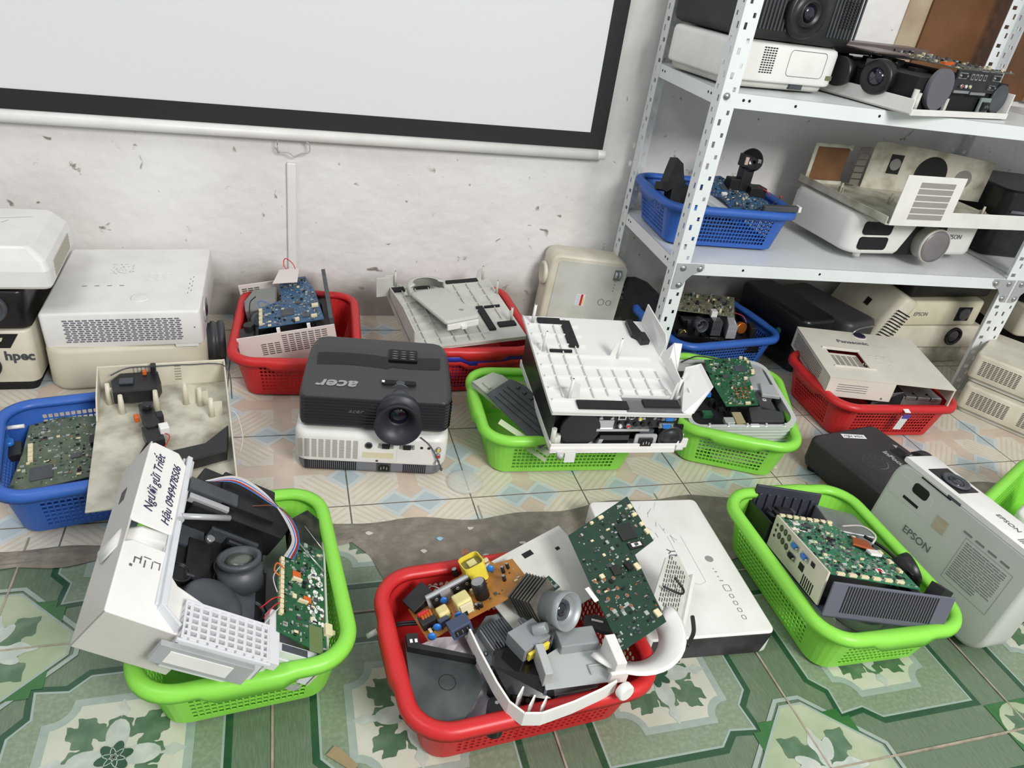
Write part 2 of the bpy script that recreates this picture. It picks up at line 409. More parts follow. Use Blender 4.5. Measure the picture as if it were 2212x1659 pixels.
nt.links.new(r2.outputs['Color'], mx.inputs[0]); nt.links.new(r1.outputs['Color'], mx.inputs[6])
# damp grime along the foot of the wall
sep = nt.nodes.new('ShaderNodeSeparateXYZ'); nt.links.new(tc.outputs['Object'], sep.inputs[0])
n3 = noise(5, 6); ma = nt.nodes.new('ShaderNodeMath'); ma.operation = 'MULTIPLY_ADD'; ma.inputs[1].default_value = -.16
nt.links.new(n3.outputs['Fac'], ma.inputs[0]); nt.links.new(sep.outputs['Z'], ma.inputs[2])
r3 = ramp(ma.outputs[0], .0, .07, (.8, .8, .8, 1), (0, 0, 0, 1))
mx2 = nt.nodes.new('ShaderNodeMix'); mx2.data_type = 'RGBA'; mx2.inputs[7].default_value = srgb((140, 134, 124))
nt.links.new(r3.outputs['Color'], mx2.inputs[0]); nt.links.new(mx.outputs[2], mx2.inputs[6]); nt.links.new(mx2.outputs[2], b.inputs['Base Color'])
n4 = noise(24, 9); n5 = noise(6, 3); ad = nt.nodes.new('ShaderNodeMath'); ad.operation = 'MULTIPLY_ADD'; ad.inputs[1].default_value = 2.5
nt.links.new(n5.outputs['Fac'], ad.inputs[0]); nt.links.new(n4.outputs['Fac'], ad.inputs[2])
bp = nt.nodes.new('ShaderNodeBump'); bp.inputs['Strength'].default_value = .55; bp.inputs['Distance'].default_value = .006
nt.links.new(ad.outputs[0], bp.inputs['Height']); nt.links.new(bp.outputs['Normal'], b.inputs['Normal'])
wl = MB(); wl.box(-3, WY, -.02, 4, WY + .1, 2.9); o = struct('wall_back', wl, wm); o['label'] = 'uneven whitewashed plaster wall'
# brown wooden panel in a pale frame, behind the upper shelf
WOOD = mat('brown_wood', (112, 72, 38), .45, dirt=.7, dcol=(72, 44, 22), scale=7)
dr = MB(); dr.box(1.80, WY - .012, .79, 2.9, WY + .01, 2.0); dr.m = 1
dr.box(1.725, WY - .004, .79, 1.80, WY + .01, 2.0); dr.box(2.28, WY - .02, .79, 2.36, WY + .01, 2.0)
o = struct('door_1', dr, [WOOD, mat('stained_pale_wood', (176, 160, 136), .7, dirt=.6, dcol=(140, 112, 80), scale=9)]); o['label'] = 'brown wooden door panel behind the upper shelf'
# ------------------------------------------------------------------ projection screen
SR = Euler((0, R(-.6), 0)).to_matrix().to_4x4()
t = thing('projection_screen', 'large white pull-down projection screen with black border hanging on the wall', 'projection screen', (0.871, WY - .022, 0.536), (0, -.55, 0))
m = MB(); m.box(-2.6, .004, .045, -.045, .005, 1.6); m.build('screen_fabric', mat('matt_white_screen', (214, 215, 218), .85), t)
m = MB(); m.box(-2.6, .0025, 0, 0, .0045, .045); m.box(-.045, .0025, .045, 0, .0045, 1.6); m.build('border', mat('black_border', (26, 25, 26), .7), t)
m = MB(); m.cyl((-2.6, -.002, -.013), (-.018, -.002, -.013), .0145, seg=24); m.build('bottom_bar', WHITE, t)
m = MB(); m.cyl((-.018, -.002, -.013), (.006, -.002, -.013), .0135, seg=24); m.build('end_cap', WHITE, t, bevel=.002)
m = MB(); m.wire([(-.865, -.004, -.025), (-.873, -.004, -.03), (-.873, -.004, -.052), (-.866, -.004, -.057), (-.848, -.004, -.058), (-.838, -.004, -.064), (-.832, -.004, -.066), (-.826, -.004, -.064), (-.816, -.004, -.058), (-.802, -.004, -.056), (-.796, -.004, -.05), (-.797, -.004, -.034), (-.805, -.004, -.028)], .0017, 4)
m.build('pull_handle', SILVER, t)
m = MB(); m.box(.0195, WY - .012, .0, .0425, WY + .002, .44)
tag(m.build('cable_trunking', WHITE, bevel=.003), 'narrow white cable trunking running down the wall below the screen handle', 'cable trunking')

# ------------------------------------------------------------------ slotted-angle shelving
SH = thing('shelving_unit', 'white slotted-angle steel shelving unit holding projectors against the wall', 'shelving', (0.947, 1.553, 0), (0, 0, -2.7))
SLEN = 1.075; SDEP = .40
def post(name, x, y, sx, sy, parent):
    """slotted L-angle with its corner at x, y; flanges run along sx and sy"""
    m = MB(); w = .038; H = 1.75; pitch = .05
    def flange(ax, s):
        # strip with real slots: two columns of holes per flange
        cols = [0, .008, .015, .023, .030, w]
        z = 0.0; zs = [0.0]
        while z < H - pitch: zs += [z + .008, z + .022, z + .032, z + .042]; z += pitch
        zs.append(H)
        for a in range(len(zs) - 1):
            for c in range(5):
                ph = (a % 4)
                if a > 0 and ((c == 1 and ph == 1) or (c == 3 and ph == 3)) and a < len(zs) - 2: continue
                if a > 0 and c == 2 and ph == 3 and a < len(zs) - 2 and s < 0: continue
                u0, u1 = cols[c], cols[c + 1]
                if ax == 0: q = [(x + s * u0, y, zs[a]), (x + s * u1, y, zs[a]), (x + s * u1, y, zs[a + 1]), (x + s * u0, y, zs[a + 1])]
                else: q = [(x, y + s * u0, zs[a]), (x, y + s * u1, zs[a]), (x, y + s * u1, zs[a + 1]), (x, y + s * u0, zs[a + 1])]
                m.add(q, [(0, 1, 2, 3)])
    flange(0, sx); flange(1, sy)
    return m.build(name, SHELFW, parent, solid=.0018)
post('post', 0, 0, 1, 1, SH); post('post', 0, SDEP, 1, -1, SH)
post('post', SLEN, 0, -1, 1, SH); post('post', SLEN, SDEP, -1, -1, SH)
def shelf_board(z, x0, x1, par):
    m = MB(); lip = .034
    m.box(x0, .001, z - .002, x1, SDEP - .001, z)
    m.box(x0, .001, z - lip, x1, .003, z); m.box(x0, SDEP - .003, z - lip, x1, SDEP - .001, z)
    m.box(x0, .001, z - lip, x0 + .002, SDEP, z); m.box(x1 - .002, .001, z - lip, x1, SDEP, z)
    s = m.build('shelf_board', SHELFW, par, bevel=.0008)
    d = MB()
    for x in (x0 + .055, x0 + .07, x1 - .055, x1 - .07, x0 + .19, x0 + .42): d.cyl((x, .0006, z - .015), (x, .0012, z - .015), .0035, seg=10)
    for y in (.055, .07, SDEP - .07, SDEP - .055): d.cyl((x0 - .0004, y, z - .015), (x0 + .001, y, z - .015), .0032, seg=10)
    d.build('bolt_hole', DARK, s)
    return s
def gusset(x, z, sx, par):
    m = MB(); pts = [(0, 0), (.075, 0), (.078, -.010), (.062, -.024), (.048, -.030), (.036, -.044), (.030, -.060), (.020, -.070), (0, -.070)]
    vs = [(x + sx * a, -.002, z + b) for a, b in pts]; n = len(vs)
    v2 = [(p[0], 0.0005, p[2]) for p in vs]
    m.add(vs + v2, [tuple(range(n)), tuple(range(2 * n - 1, n - 1, -1))] + [(i, (i + 1) % n, n + (i + 1) % n, n + i) for i in range(n)])
    g = m.build('gusset_plate', SILVER, par)
    b_ = MB()
    for (a, c) in ((.066, -.012), (.019, -.012), (.019, -.058)):
        b_.lathe([(.0085, 0), (.0085, .0015), (.005, .004), (0.001, .005)], (x + sx * a, -.002, z + c), (0, -1, 0), 14)
    b_.build('bolt', STEEL, g)
for z in (.375, .782): shelf_board(z, .002, SLEN - .002, SH)
gusset(.002, .372, 1, SH); gusset(SLEN - .002, .372, -1, SH)
for z in (.772,):
    b_ = MB(); b_.lathe([(.008, 0), (.008, .0015), (.005, .004), (.001, .005)], (.012, -.001, z), (0, -1, 0), 14); b_.build('bolt', STEEL, SH)
S2 = thing('shelving_unit', 'second white slotted shelving unit continuing past the right edge of the photo', 'shelving', (2.024, 1.502, 0), (0, 0, -2.7))
post('post', 0, 0, 1, 1, S2); post('post', 0, SDEP, 1, -1, S2)
for z in (.375, .782): shelf_board(z, .002, .9, S2)
gusset(.002, .372, 1, S2)

# ------------------------------------------------------------------ baskets
BL, BW, BH = .39, .305, .115
BASKETS = {}
def basket_mesh(shape):
    """perforated tub: real holes through a curved wall"""
    m = MB(); a1, b1, r1 = BL / 2 - .014, BW / 2 - .014, .05; a0, b0, r0 = a1 * .87, b1 * .82, .035
    stn = []          # (side kind, param) stations round the perimeter
    def per(a, b, r, kind, t):
        # kind 0..3 straight sides, 4..7 corners
        if kind == 0: return (-a + r + t * 2 * (a - r), -b)
        if kind == 1: return (a, -b + r + t * 2 * (b - r))
        if kind == 2: return (a - r - t * 2 * (a - r), b)
        if kind == 3: return (-a, b - r - t * 2 * (b - r))
        c = [(a - r, -b + r, -90), (a - r, b - r, 0), (-a + r, b - r, 90), (-a + r, -b + r, 180)][kind - 4]
        th = R(c[2] + 90 * t); return (c[0] + r * math.cos(th), c[1] + r * math.sin(th))
    for side in range(4):
        n = 25 if side % 2 == 0 else 18; e = .03
        xs = [0.0]
        for k in range(n): xs += [e + (1 - 2 * e) * (k + .13) / n, e + (1 - 2 * e) * (k + .87) / n]
        for k, x in enumerate(xs): stn.append((side, x, k % 2 == 1))
        stn.append((side, 1.0, False))
        for k in range(1, 6): stn.append((4 + side, k / 6, False))
    zs = [.006, .016]; rows = 7; zz = .016; hh = (.090 - .016) / rows
    for k in range(rows): zs += [.016 + hh * (k + .14), .016 + hh * (k + .88)]
    zs += [.096, BH - .004]
    def pos(st, z):
        t = z / BH; a = a0 + (a1 - a0) * t; b = b0 + (b1 - b0) * t; r = r0 + (r1 - r0) * t
        x, y = per(a, b, r, st[0], st[1]); return (x, y, z)
    N = len(stn)
    grid = [[pos(s, z) for s in stn] for z in zs]
    base = len(m.v)
    for row in grid: m.v += row
    for j in range(len(zs) - 1):
        for i in range(N):
            i2 = (i + 1) % N
            hole = stn[i][2] and stn[i2][0] == stn[i][0] and j >= 2 and j < len(zs) - 2 and j % 2 == 0
            q = [base + j * N + i, base + j * N + i2, base + (j + 1) * N + i2, base + (j + 1) * N + i]
            if not hole: m.f.append(q); m.mi.append(0); m.sm.append(False)
            else:
                c = shape; P = [Vector(m.v[k]) for k in q]
                def L(u, v): return (P[0] * (1 - u) * (1 - v) + P[1] * u * (1 - v) + P[2] * u * v + P[3] * (1 - u) * v)
                for (A, B_, C) in (((0, 0), (c, 0), (0, c)), ((1, 0), (1, c), (1 - c, 0)), ((1, 1), (1 - c, 1), (1, 1 - c)), ((0, 1), (0, 1 - c), (c, 1))):
                    b2 = len(m.v); m.v += [tuple(L(*A)), tuple(L(*B_)), tuple(L(*C))]; m.f.append([b2, b2 + 1, b2 + 2]); m.mi.append(0); m.sm.append(False)
    # base plate
    m.f.append([base + i for i in range(N - 1, -1, -1)]); m.mi.append(0); m.sm.append(False)
    return m
def basket_rim():
    m = MB(); r = .05; prof = [(-.001, -.006), (-.001, 0), (.003, .0035), (.009, .0045), (.0145, .0025), (.0165, -.003), (.0160, -.011)]
    a1, b1 = BL / 2 - .0185, BW / 2 - .0185
    path = []
    base = rrect(-a1, -b1, a1, b1, r, 8); pts = []
    for i in range(len(base)):
        p = Vector(base[i]); q = Vector(base[(i + 1) % len(base)]); n = max(1, int((q - p).length / .02))
        for k in range(n): pts.append(p.lerp(q, k / n))
    N = len(pts); rings = []
    for i in range(N):
        t = (pts[(i + 1) % N] - pts[i - 1]).normalized(); nn = Vector((t.y, -t.x))
        grip = abs(pts[i].y) < .055 and abs(pts[i].x) > a1 - .01
        row = []
        for k, (o_, z) in enumerate(prof):
            zz = z - (.010 if (grip and k == len(prof) - 1) else 0); oo = o_ + (.0035 if (grip and k >= 3) else 0)
            row.append((pts[i].x + nn.x * oo, pts[i].y + nn.y * oo, BH - .004 + zz))
        rings.append(row)
    K = len(prof); vs = [p for r_ in rings for p in r_]
    m.smooth = True
    m.add(vs, [(i * K + k, ((i + 1) % N) * K + k, ((i + 1) % N) * K + k + 1, i * K + k + 1) for i in range(N) for k in range(K - 1)])
    return m
def basket(label, matl, loc, yaw, tilt=(0, 0), kind='sq', group=None):
    t = thing('plastic_basket', label, 'basket', loc, (0, 0, yaw), tilt=tilt, group=group)
    key = (kind, matl.name)
    if key not in BASKETS:
        w = basket_mesh(.12 if kind == 'sq' else .34).build('basket_wall', matl, t, solid=.0018)
        r_ = basket_rim().build('rim', matl, t, solid=.003)
        BASKETS[key] = (w, r_)
    else:
        for s_ in BASKETS[key]:
            c = s_.copy(); COL.objects.link(c); c.parent = t
    return t
K = .002
BG1 = basket('bright green basket at the front left, holding an opened white projector', BK_G, (-.069, .872, K), 95.1)
BR1 = basket('red basket at the front, filled with loose circuit boards and lenses', BK_R, (.327, .716, K), 4.0, kind='rd')
BG2 = basket('bright green basket at the front right, between the flat white and the upright white projector', BK_G, (.979, .792, K), 88.5)
BG3 = basket('bright green basket in the middle, under the ribbed white lid and opened projector', BK_G, (.595, 1.325, K), -3.6)
BG4 = basket('bright green basket right of middle, holding a silver projector chassis', BK_G, (1.060, 1.330, K), 65.7)
BR3 = basket('red basket on the right holding a white projector cover with silver metal inside', BK_R, (1.542, 1.396, K), -3.8)
BR2 = basket('red basket by the wall, holding an opened projector with a blue board', BK_R, (.0375, 1.712, K), 86.6, kind='rd')
BB1 = basket('blue basket at the left edge, holding a grimy board and a cream shell', BK_B, (-.306, 1.266, K), 11.2)
BB3 = basket('blue basket standing on the lower shelf', BK_B, (1.136, 1.766, .377), -4)
BB2 = basket('dark blue basket on the floor under the shelf, holding a black chassis with a lens', BK_B, (1.215, 1.748, K), 8)
basket('red basket at the bottom of the nested stack by the wall', BK_R, (.47, 1.715, K), 92, kind='rd')
basket('blue basket nested between two red ones by the wall', mat('violet_blue_basket_plastic', (58, 52, 170), .4, trans=.2), (.468, 1.715, .014), 93)
basket('red basket on top of the nested stack, under the grey ribbed lid', BK_R, (.468, 1.712, .028), 91, kind='rd')
basket('bright green basket cut off by the right edge, behind the upright white projector', BK_G, (1.622, .823, K), 25.6)
# ------------------------------------------------------------------ helpers for electronics
def yloft(mb, st, ch=.006):
    """body lofted front to back: stations (y, halfwidth, z0, z1) with chamfered top edges"""
    rings = []
    for (y, w, z0, z1) in st:
        rings.append([(-w + ch * .4, y, z0), (w - ch * .4, y, z0), (w, y, z0 + ch * .5), (w, y, z1 - ch), (w - ch * .4, y, z1 - ch * .3), (w - ch, y, z1), (-w + ch, y, z1), (-w + ch * .4, y, z1 - ch * .3), (-w, y, z1 - ch), (-w, y, z0 + ch * .5)])
    return mb.loft([r[::-1] for r in rings])
def vga(par, loc, rot=(0, 0, 0), blue=False, s=1.0, name='video_socket'):
    """D-shaped video socket facing local -y"""
    m = MB(); m.box(-.0155 * s, -.0008, -.006 * s, .0155 * s, .004, .006 * s)
    m.m = 1; m.add([(-.0088 * s, -.005, .0042 * s), (.0088 * s, -.005, .0042 * s), (.0072 * s, -.005, -.0042 * s), (-.0072 * s, -.005, -.0042 * s), (-.0088 * s, -.0008, .0042 * s), (.0088 * s, -.0008, .0042 * s), (.0072 * s, -.0008, -.0042 * s), (-.0072 * s, -.0008, -.0042 * s)], [(3, 2, 1, 0), (0, 1, 5, 4), (1, 2, 6, 5), (2, 3, 7, 6), (3, 0, 4, 7)])
    m.m = 2
    for k in (-1, 1): m.cyl((k * .0125 * s, -.0045, 0), (k * .0125 * s, 0, 0), .0024 * s, seg=8)
    o = m.build(name, [STEEL, BLUEC if blue else DARK, STEEL], par); o.location = loc; o.rotation_euler = [R(a) for a in rot]; return o
def jack(par, loc, rot, r, m_out, m_in, name='socket', ln=.003):
    m = MB(); m.lathe([(r, -.002), (r, ln), (r * .7, ln), (r * .7, ln * .3)], (0, 0, 0), (0, -1, 0), 14); m.m = 1
    m.cyl((0, -ln - .0002, 0), (0, -ln * .3, 0), r * .62, seg=12)
    o = m.build(name, [m_out, m_in], par); o.location = loc; o.rotation_euler = [R(a) for a in rot]; return o
def inlet(par, loc, rot=(0, 0, 0), frame=None):
    m = MB(); m.box(-.0145, -.0015, -.0105, .0145, .004, .0105); m.m = 1
    m.prism([(-.012, -.008), (.012, -.008), (.012, .004), (.007, .0085), (-.007, .0085), (-.012, .004)], 0, .0005); k = len(m.v) - 12
    for i in range(k, len(m.v)): v = m.v[i]; m.v[i] = (v[0], -.0018 - v[2], v[1])
    m.m = 2
    for x in (-.006, 0, .006): m.box(x - .001, -.004, -.003 + (.002 if x == 0 else 0), x + .001, -.002, .003 + (.002 if x == 0 else 0))
    o = m.build('power_inlet', [frame or BLACK, DARK, STEEL], par); o.location = loc; o.rotation_euler = [R(a) for a in rot]; return o
def lens(par, loc, rot, r, length, mats=None, name='lens', glass=.62, inner=True):
    """round lens barrel facing local -y"""
    mats = mats or [BLACK, GLASS]
    m = MB(); m.lathe([(r * 1.02, -.004), (r * 1.02, length * .5), (r, length * .55), (r, length), (r * .9, length), (r * .72, length * .6), (r * glass, length * .35)], (0, 0, 0), (0, -1, 0), 36)
    g = MB(); g.smooth = True; g.lathe([(r * glass, length * .33), (r * glass * .8, length * .42), (r * glass * .4, length * .47), (.0008, length * .48)], (0, 0, 0), (0, -1, 0), 28)
    o = m.build(name, mats[0], par); o.location = loc; o.rotation_euler = [R(a) for a in rot]
    g.build('glass', mats[1], o); return o
def part(mb, name, m, par, **k): return mb.build(name, m, par, **k)

# ------------------------------------------------------------------ white projector under the black one
t = thing('projector', 'white projector with a grey base lying under the black projector, sockets facing out', 'projector', (.1906, 1.3582, .002), (0, 0, -9.5))
m = MB(); body(m, -.1565, -.12, .1565, .12, .032, .102, .03, .012, .003, 6); part(m, 'casing', WHITE, t)
m = MB(); body(m, -.150, -.113, .150, .113, 0, .034, .026, .001, .010, 6); part(m, 'base', MGREY, t)
m = MB()
for c in range(9): slots(m, (-.148 + c * .0138, -.1203, .042), (1, 0, 0), (0, 0, 1), 1, 17, .0098, .0013, .01, .0027, .001)
part(m, 'vent_grille', mat('vent_shadow_grey', (150, 146, 140), .7), t)
m = MB(); slots(m, (-.135, -.1135, .006), (1, 0, 0), (0, 0, 1), 26, 1, .0022, .022, .0041, .02); part(m, 'vent_grille', DARK, t)
m = MB(); slots(m, (.067, -.1135, .006), (1, 0, 0), (0, 0, 1), 12, 1, .0022, .022, .0041, .02); part(m, 'vent_grille', DARK, t)
m = MB(); m.box(-.018, -.1207, .046, .045, -.1195, .060); part(m, 'sticker', mat('beige_sticker', (206, 198, 168), .6), t)
m = MB(); m.box(.052, -.1206, .037, .146, -.1195, .094); part(m, 'socket_panel', WHITE, t, bevel=.001)
jack(t, (-.006, -.120, .078), (0, 0, 0), .0075, DGREY, DARK, 'round_socket')
vga(t, (.029, -.120, .078)); vga(t, (.072, -.120, .078))
for x in (.102, .117): jack(t, (x, -.120, .078), (0, 0, 0), .0034, DGREY, DARK, 'audio_socket', .001)
for z, c in ((.078, YELLOW), (.062, RED), (.045, WHITE)): jack(t, (.137, -.121, z), (0, 0, 0), .0052, STEEL, c, 'phono_socket', .006)
jack(t, (.012, -.120, .039), (0, 0, 0), .003, STEEL, DARK, 'screw_hole', .0008)
inlet(t, (.027, -.1135, .017), frame=DGREY)
m = MB(); m.wire([(.098, -.118, .103), (.120, -.123, .085), (.137, -.128, .055), (.146, -.131, .035)], .0013, 5); m.lathe([(.003, -.002), (.0035, 0), (.002, .004)], (.146, -.131, .034), (.3, -.3, -1), 10)
part(m, 'lens_cap_cord', DGREY, t)

# ------------------------------------------------------------------ black projector with lens hood
t = thing('projector', 'black projector with a big lens hood, lying on top of a white one', 'projector', (.1943, 1.360, .106), (0, 0, -9.2))
ang = [(-.1065, .140), (-.100, .148), (-.088, .152), (-.04, .152), (.0, .151), (.06, .147), (.085, .143), (.100, .135), (.105, .124)]
def tz(y): return .078 + .010 * max(0, min(1, (y + .105) / .09)) + .011 * max(0, min(1, (y + .005) / .035))
m = MB(); yloft(m, [(y, w, .004, tz(y)) for y, w in ang], .010); part(m, 'casing', SATIN, t, bevel=.003)
m = MB()
n = 30; top = []
for k in range(n + 1):
    x = -.128 + .256 * k / n; wv = .006 * math.sin(k / n * 6.0) + (.010 if x > .02 else 0)
    y0 = .000 + wv - .006; y1 = .028 + wv * .8
    top.append(((x, y0, tz(y0) + .0012), (x, (y0 + y1) / 2, tz((y0 + y1) / 2) + .0018), (x, y1, tz(y1) + .0012)))
m.smooth = True
m.add([p for r_ in top for p in r_], [(3 * k + a, 3 * (k + 1) + a, 3 * (k + 1) + a + 1, 3 * k + a + 1) for k in range(n) for a in (0, 1)])
part(m, 'gloss_band', GLOSS, t)
m = MB()
for k in range(9):
    z = .010 + k * .0072
    ring = [(-.150 + 0, -.088), (-.146, -.099), (-.138, -.1082), (.138, -.1082), (.147, -.099), (.1525, -.088), (.1525, .03)]
    for a in range(len(ring) - 1):
        (xa, ya), (xb, yb) = ring[a], ring[a + 1]
        m.add([(xa, ya, z), (xb, yb, z), (xb * 1.012, yb * 1.02, z + .0022), (xa * 1.012, ya * 1.02, z + .0022), (xa, ya, z + .0046), (xb, yb, z + .0046)], [(0, 1, 2, 3), (3, 2, 5, 4)])
part(m, 'front_ribs', GLOSS, t)
L = MB(); L.lathe([(.046, 0), (.046, .006), (.043, .010), (.033, .012), (.033, .020), (.046, .047), (.0475, .049), (.0465, .0495), (.028, .026), (.022, .018), (.020, .012)], (0, 0, 0), (0, -1, 0), 44)
lo = L.build('lens_hood', mat('dark_rubber', (40, 40, 48), .45), t); lo.location = (.046, -.104, .046)
g = MB(); g.smooth = True; g.lathe([(.021, .012), (.016, .015), (.008, .017), (.0008, .0175)], (0, 0, 0), (0, -1, 0), 28); g.build('glass', GLASS, lo)
m = MB(); m.prism(rrect(.008, -.064, .078, -.050, .005), .0855, .0895); part(m, 'focus_slot', DARK, t)
m = MB(); m.lathe([(.018, 0), (.020, .003), (.020, .012), (.018, .015)], (.046, -.0505, .0715), (0, -1, 0), 40); part(m, 'focus_ring', DGREY, t)
m = MB(); m.lathe([(.017, 0), (.021, .004), (.022, .02), (.018, .024)], (.046, -.074, .064), (0, -1, .05), 40); part(m, 'zoom_ring', DGREY, t)
m = MB(); m.prism(rrect(.018, .014, .080, .060, .003), .088, .1015); kp = part(m, 'keypad', GLOSS, t, bevel=.001)
m = MB()
for r_ in range(4):
    for c in range(3): m.box(.026 + c * .018, .018 + r_ * .010, .1015, .038 + c * .018, .0215 + r_ * .010, .1022)
m.build('buttons', DGREY, kp)
m = MB()
for r_ in range(4):
    for c in range(3): m.box(.029 + c * .018, .0192 + r_ * .010, .1022, .035 + c * .018, .0203 + r_ * .010, .1024)
m.build('button_marks', TEXTS, kp)
text('acer', .038, (-.078, -.068, tz(-.068) + .0012), (-6.3, 0, 180), TEXTS, t, 'logo', shear=.25, sx=1.2, bold=.001)
text('acer', .0125, (-.040, -.1108, .047), (90, 0, 0), TEXTG, t, 'logo', shear=.3, sx=1.35)
m = MB(); m.cyl((.008, -.0575, .0896), (.014, -.0575, .0896), .003, seg=8); part(m, 'slider_knob', WHITE, t)

# ------------------------------------------------------------------ flat white projector, front centre right
t = thing('projector', 'flat scuffed white projector with a black end panel lying beside the front red basket', 'projector', (.690, .866, .003), (0, 0, -3.7))
m = MB(); body(m, -.118, -.174, .118, .172, .0, .056, .012, .003, .008, 5); part(m, 'casing', WHITE, t)
m = MB()
m.add([(-.108, -.1752, .052), (.112, -.1752, .052), (.100, -.1752, .006), (-.108, -.1752, .006), (-.108, -.16, .052), (.112, -.16, .052), (.100, -.16, .006), (-.108, -.16, .006)], [(3, 2, 1, 0), (0, 1, 5, 4), (1, 2, 6, 5), (2, 3, 7, 6), (3, 0, 4, 7)])
part(m, 'end_panel', mat('dusty_black_panel', (34, 32, 36), .45, dirt=.5, dcol=(80, 78, 80), scale=20), t)
text('SONY', .023, (0.005, -.0, .0564), (0, 0, 90), TEXTG, t, 'logo', sx=1.0)
m = MB()
m.cyl((.072, .000, .0562), (.072, .000, .0567), .008, seg=20)
for k, (y, w) in enumerate(((-.026, .002), (-.034, .005), (-.046, .003), (-.056, .007))): m.box(.068, y, .0562, .068 + w, y + .002, .0566)
m.m = 1
for (y, w) in ((-.073, .012), (-.092, .007), (-.108, .007), (-.124, .007), (-.140, .007)):
    band(m, [(p[0] + .074, p[1] + y) for p in rrect(-w / 2, -w * .6, w / 2, w * .6, .002, 2)], .0009, .0566, 1, True)
part(m, 'controls', [mat('control_grey', (140, 140, 138), .5), TEXTG], t)
m = MB(); rng = random.Random(9)
for k in range(26):
    a = rng.uniform(-2.3, -.8); x = rng.uniform(-.07, .03); y = rng.uniform(.06, .165); ln = rng.uniform(.006, .035)
    band(m, [(x, y), (x + ln * math.cos(a), y + ln * math.sin(a))], rng.uniform(.0004, .0016), .0565, 0)
part(m, 'scuff_marks', mat('scuff_grey', (176, 168, 166), .8), t)
m = MB()
for x in (.012, .040): band(m, [(x, .065), (x, -.055)], .0006, .0564, 0)
band(m, [(.012, -.055), (.026, -.062), (.040, -.055)], .0006, .0564, 0)
part(m, 'seam', mat('seam_grey', (170, 168, 166), .6), t)

# ------------------------------------------------------------------ black projector with control wheel, right
IFM = mat('dark_brown_black_plastic', (46, 43, 45), .5, dirt=.2, dcol=(66, 62, 62), scale=12, bump=.2, bscale=900)
t = thing('projector', 'matt black projector with a taped label, behind the front right green basket', 'projector', (1.336, 1.061, .004), (0, 0, -81))
m = MB(); body(m, -.145, -.111, .145, .108, .006, .088, .020, .010, .020, 6); part(m, 'casing', IFM, t)
m = MB()
for (x, y) in ((-.12, -.09), (.12, -.09)): m.cyl((x, y, 0), (x, y, .02), .01, seg=12)
part(m, 'foot', BLACK, t)
m = MB(); m.lathe([(.040, 0), (.040, .028), (.036, .034), (.028, .034), (.024, .024)], (.0, .108, .055), (0, 1, 0), 36)
lo = part(m, 'lens_ring', IFM, t); g = MB(); g.lathe([(.024, .024), (.012, .03), (.001, .031)], (.0, .108, .055), (0, 1, 0), 20); g.build('glass', GLASS, lo)
m = MB(); m.prism(rrect(-.045, .050, .035, .085, .006), .0865, .0885); part(m, 'focus_slot', DARK, t)
m = MB(); m.lathe([(.018, 0), (.020, .004), (.020, .01), (.018, .014)], (-.002, .060, .079), (0, 1, 0), 36); m.m = 1; m.box(-.004, .066, .098, -.003, .074, .0992); part(m, 'focus_ring', [IFM, WHITE], t)
m = MB(); m.add([(-.06, .078, .0888), (-.045, .074, .0888), (-.052, .088, .0888)], [(0, 1, 2)]); part(m, 'arrow_mark', TEXTS, t)
text('InFocus', .019, (-.010, .030, .0884), (0, 0, 0), TEXTS, t, 'logo', sx=1.15, bold=.0006)
m = MB()
for r_, w in ((.034, .0010), (.030, .0006), (.016, .001)): band(m, ell(-.012, -.026, r_, r_, 0, 40), w, .0885, 0, True)
band(m, [(-.012 + .024 * math.cos(R(a)), -.026 + .024 * math.sin(R(a))) for a in range(-30, 90, 10)], .004, .0886, 0)
for k in range(10):
    a = R(36 * k); m.box(-.012 + .024 * math.cos(a) - .002, -.026 + .024 * math.sin(a) - .001, .088, -.012 + .024 * math.cos(a) + .002, -.026 + .024 * math.sin(a) + .001, .0888)
part(m, 'control_ring', mat('worn_mark_grey', (84, 82, 84), .5), t)
m = MB().at((-.112, .002, .0885), (0, 0, 72)); m.box(-.031, -.008, 0, .031, .008, .0006); m.M = Matrix.Identity(4); lb = part(m, 'taped_label', PAPER, t)
text('VGA YẾU', .010, (-.112, .002, .0893), (0, 0, -108), INK, lb, 'lettering', shear=.2, sx=1.2)

# ------------------------------------------------------------------ white projector standing on its edge
t = D.objects.new('projector', None); COL.objects.link(t)
tag(t, 'white and grey projector standing upright on its rear edge at the right', 'projector')
mx_ = Matrix(((0, 0, -1), (-1, 0, 0), (0, 1, 0))).to_4x4()
t.matrix_world = Matrix.Translation((1.268, .770, .118)) @ Matrix.Rotation(R(5), 4, 'Z') @ Matrix.Rotation(R(6), 4, 'Y') @ mx_
UPW = mat('dusty_white_plastic', (190, 192, 186), .45, dirt=.3, dcol=(168, 170, 160), scale=9)
m = MB(); body(m, -.158, -.114, .158, .105, .020, .086, .040, .008, .001, 8); part(m, 'casing', UPW, t)
m = MB(); body(m, -.153, -.110, .153, .105, .0, .024, .036, .001, .012, 8); part(m, 'base', mat('light_grey_plastic', (158, 160, 160), .45, dirt=.2), t)
m = MB(); body(m, -.150, .100, .156, .112, .006, .086, .004, .001, .001, 3); part(m, 'front_panel', WHITE, t, bevel=.002)
m = MB(); m.box(-.105, .1115, .018, -.030, .1135, .074); lw = part(m, 'lens_window', BLACK, t, bevel=.002)
L = MB(); L.lathe([(.026, 0), (.026, .004), (.022, .005), (.019, .002)], (-.062, .1135, .046), (0, 1, 0), 32); lo = L.build('lens', DGREY, t)
g = MB(); g.lathe([(.019, .0015), (.01, .003), (.001, .0035)], (-.062, .1135, .046), (0, 1, 0), 24); g.build('glass', GLASS, lo)
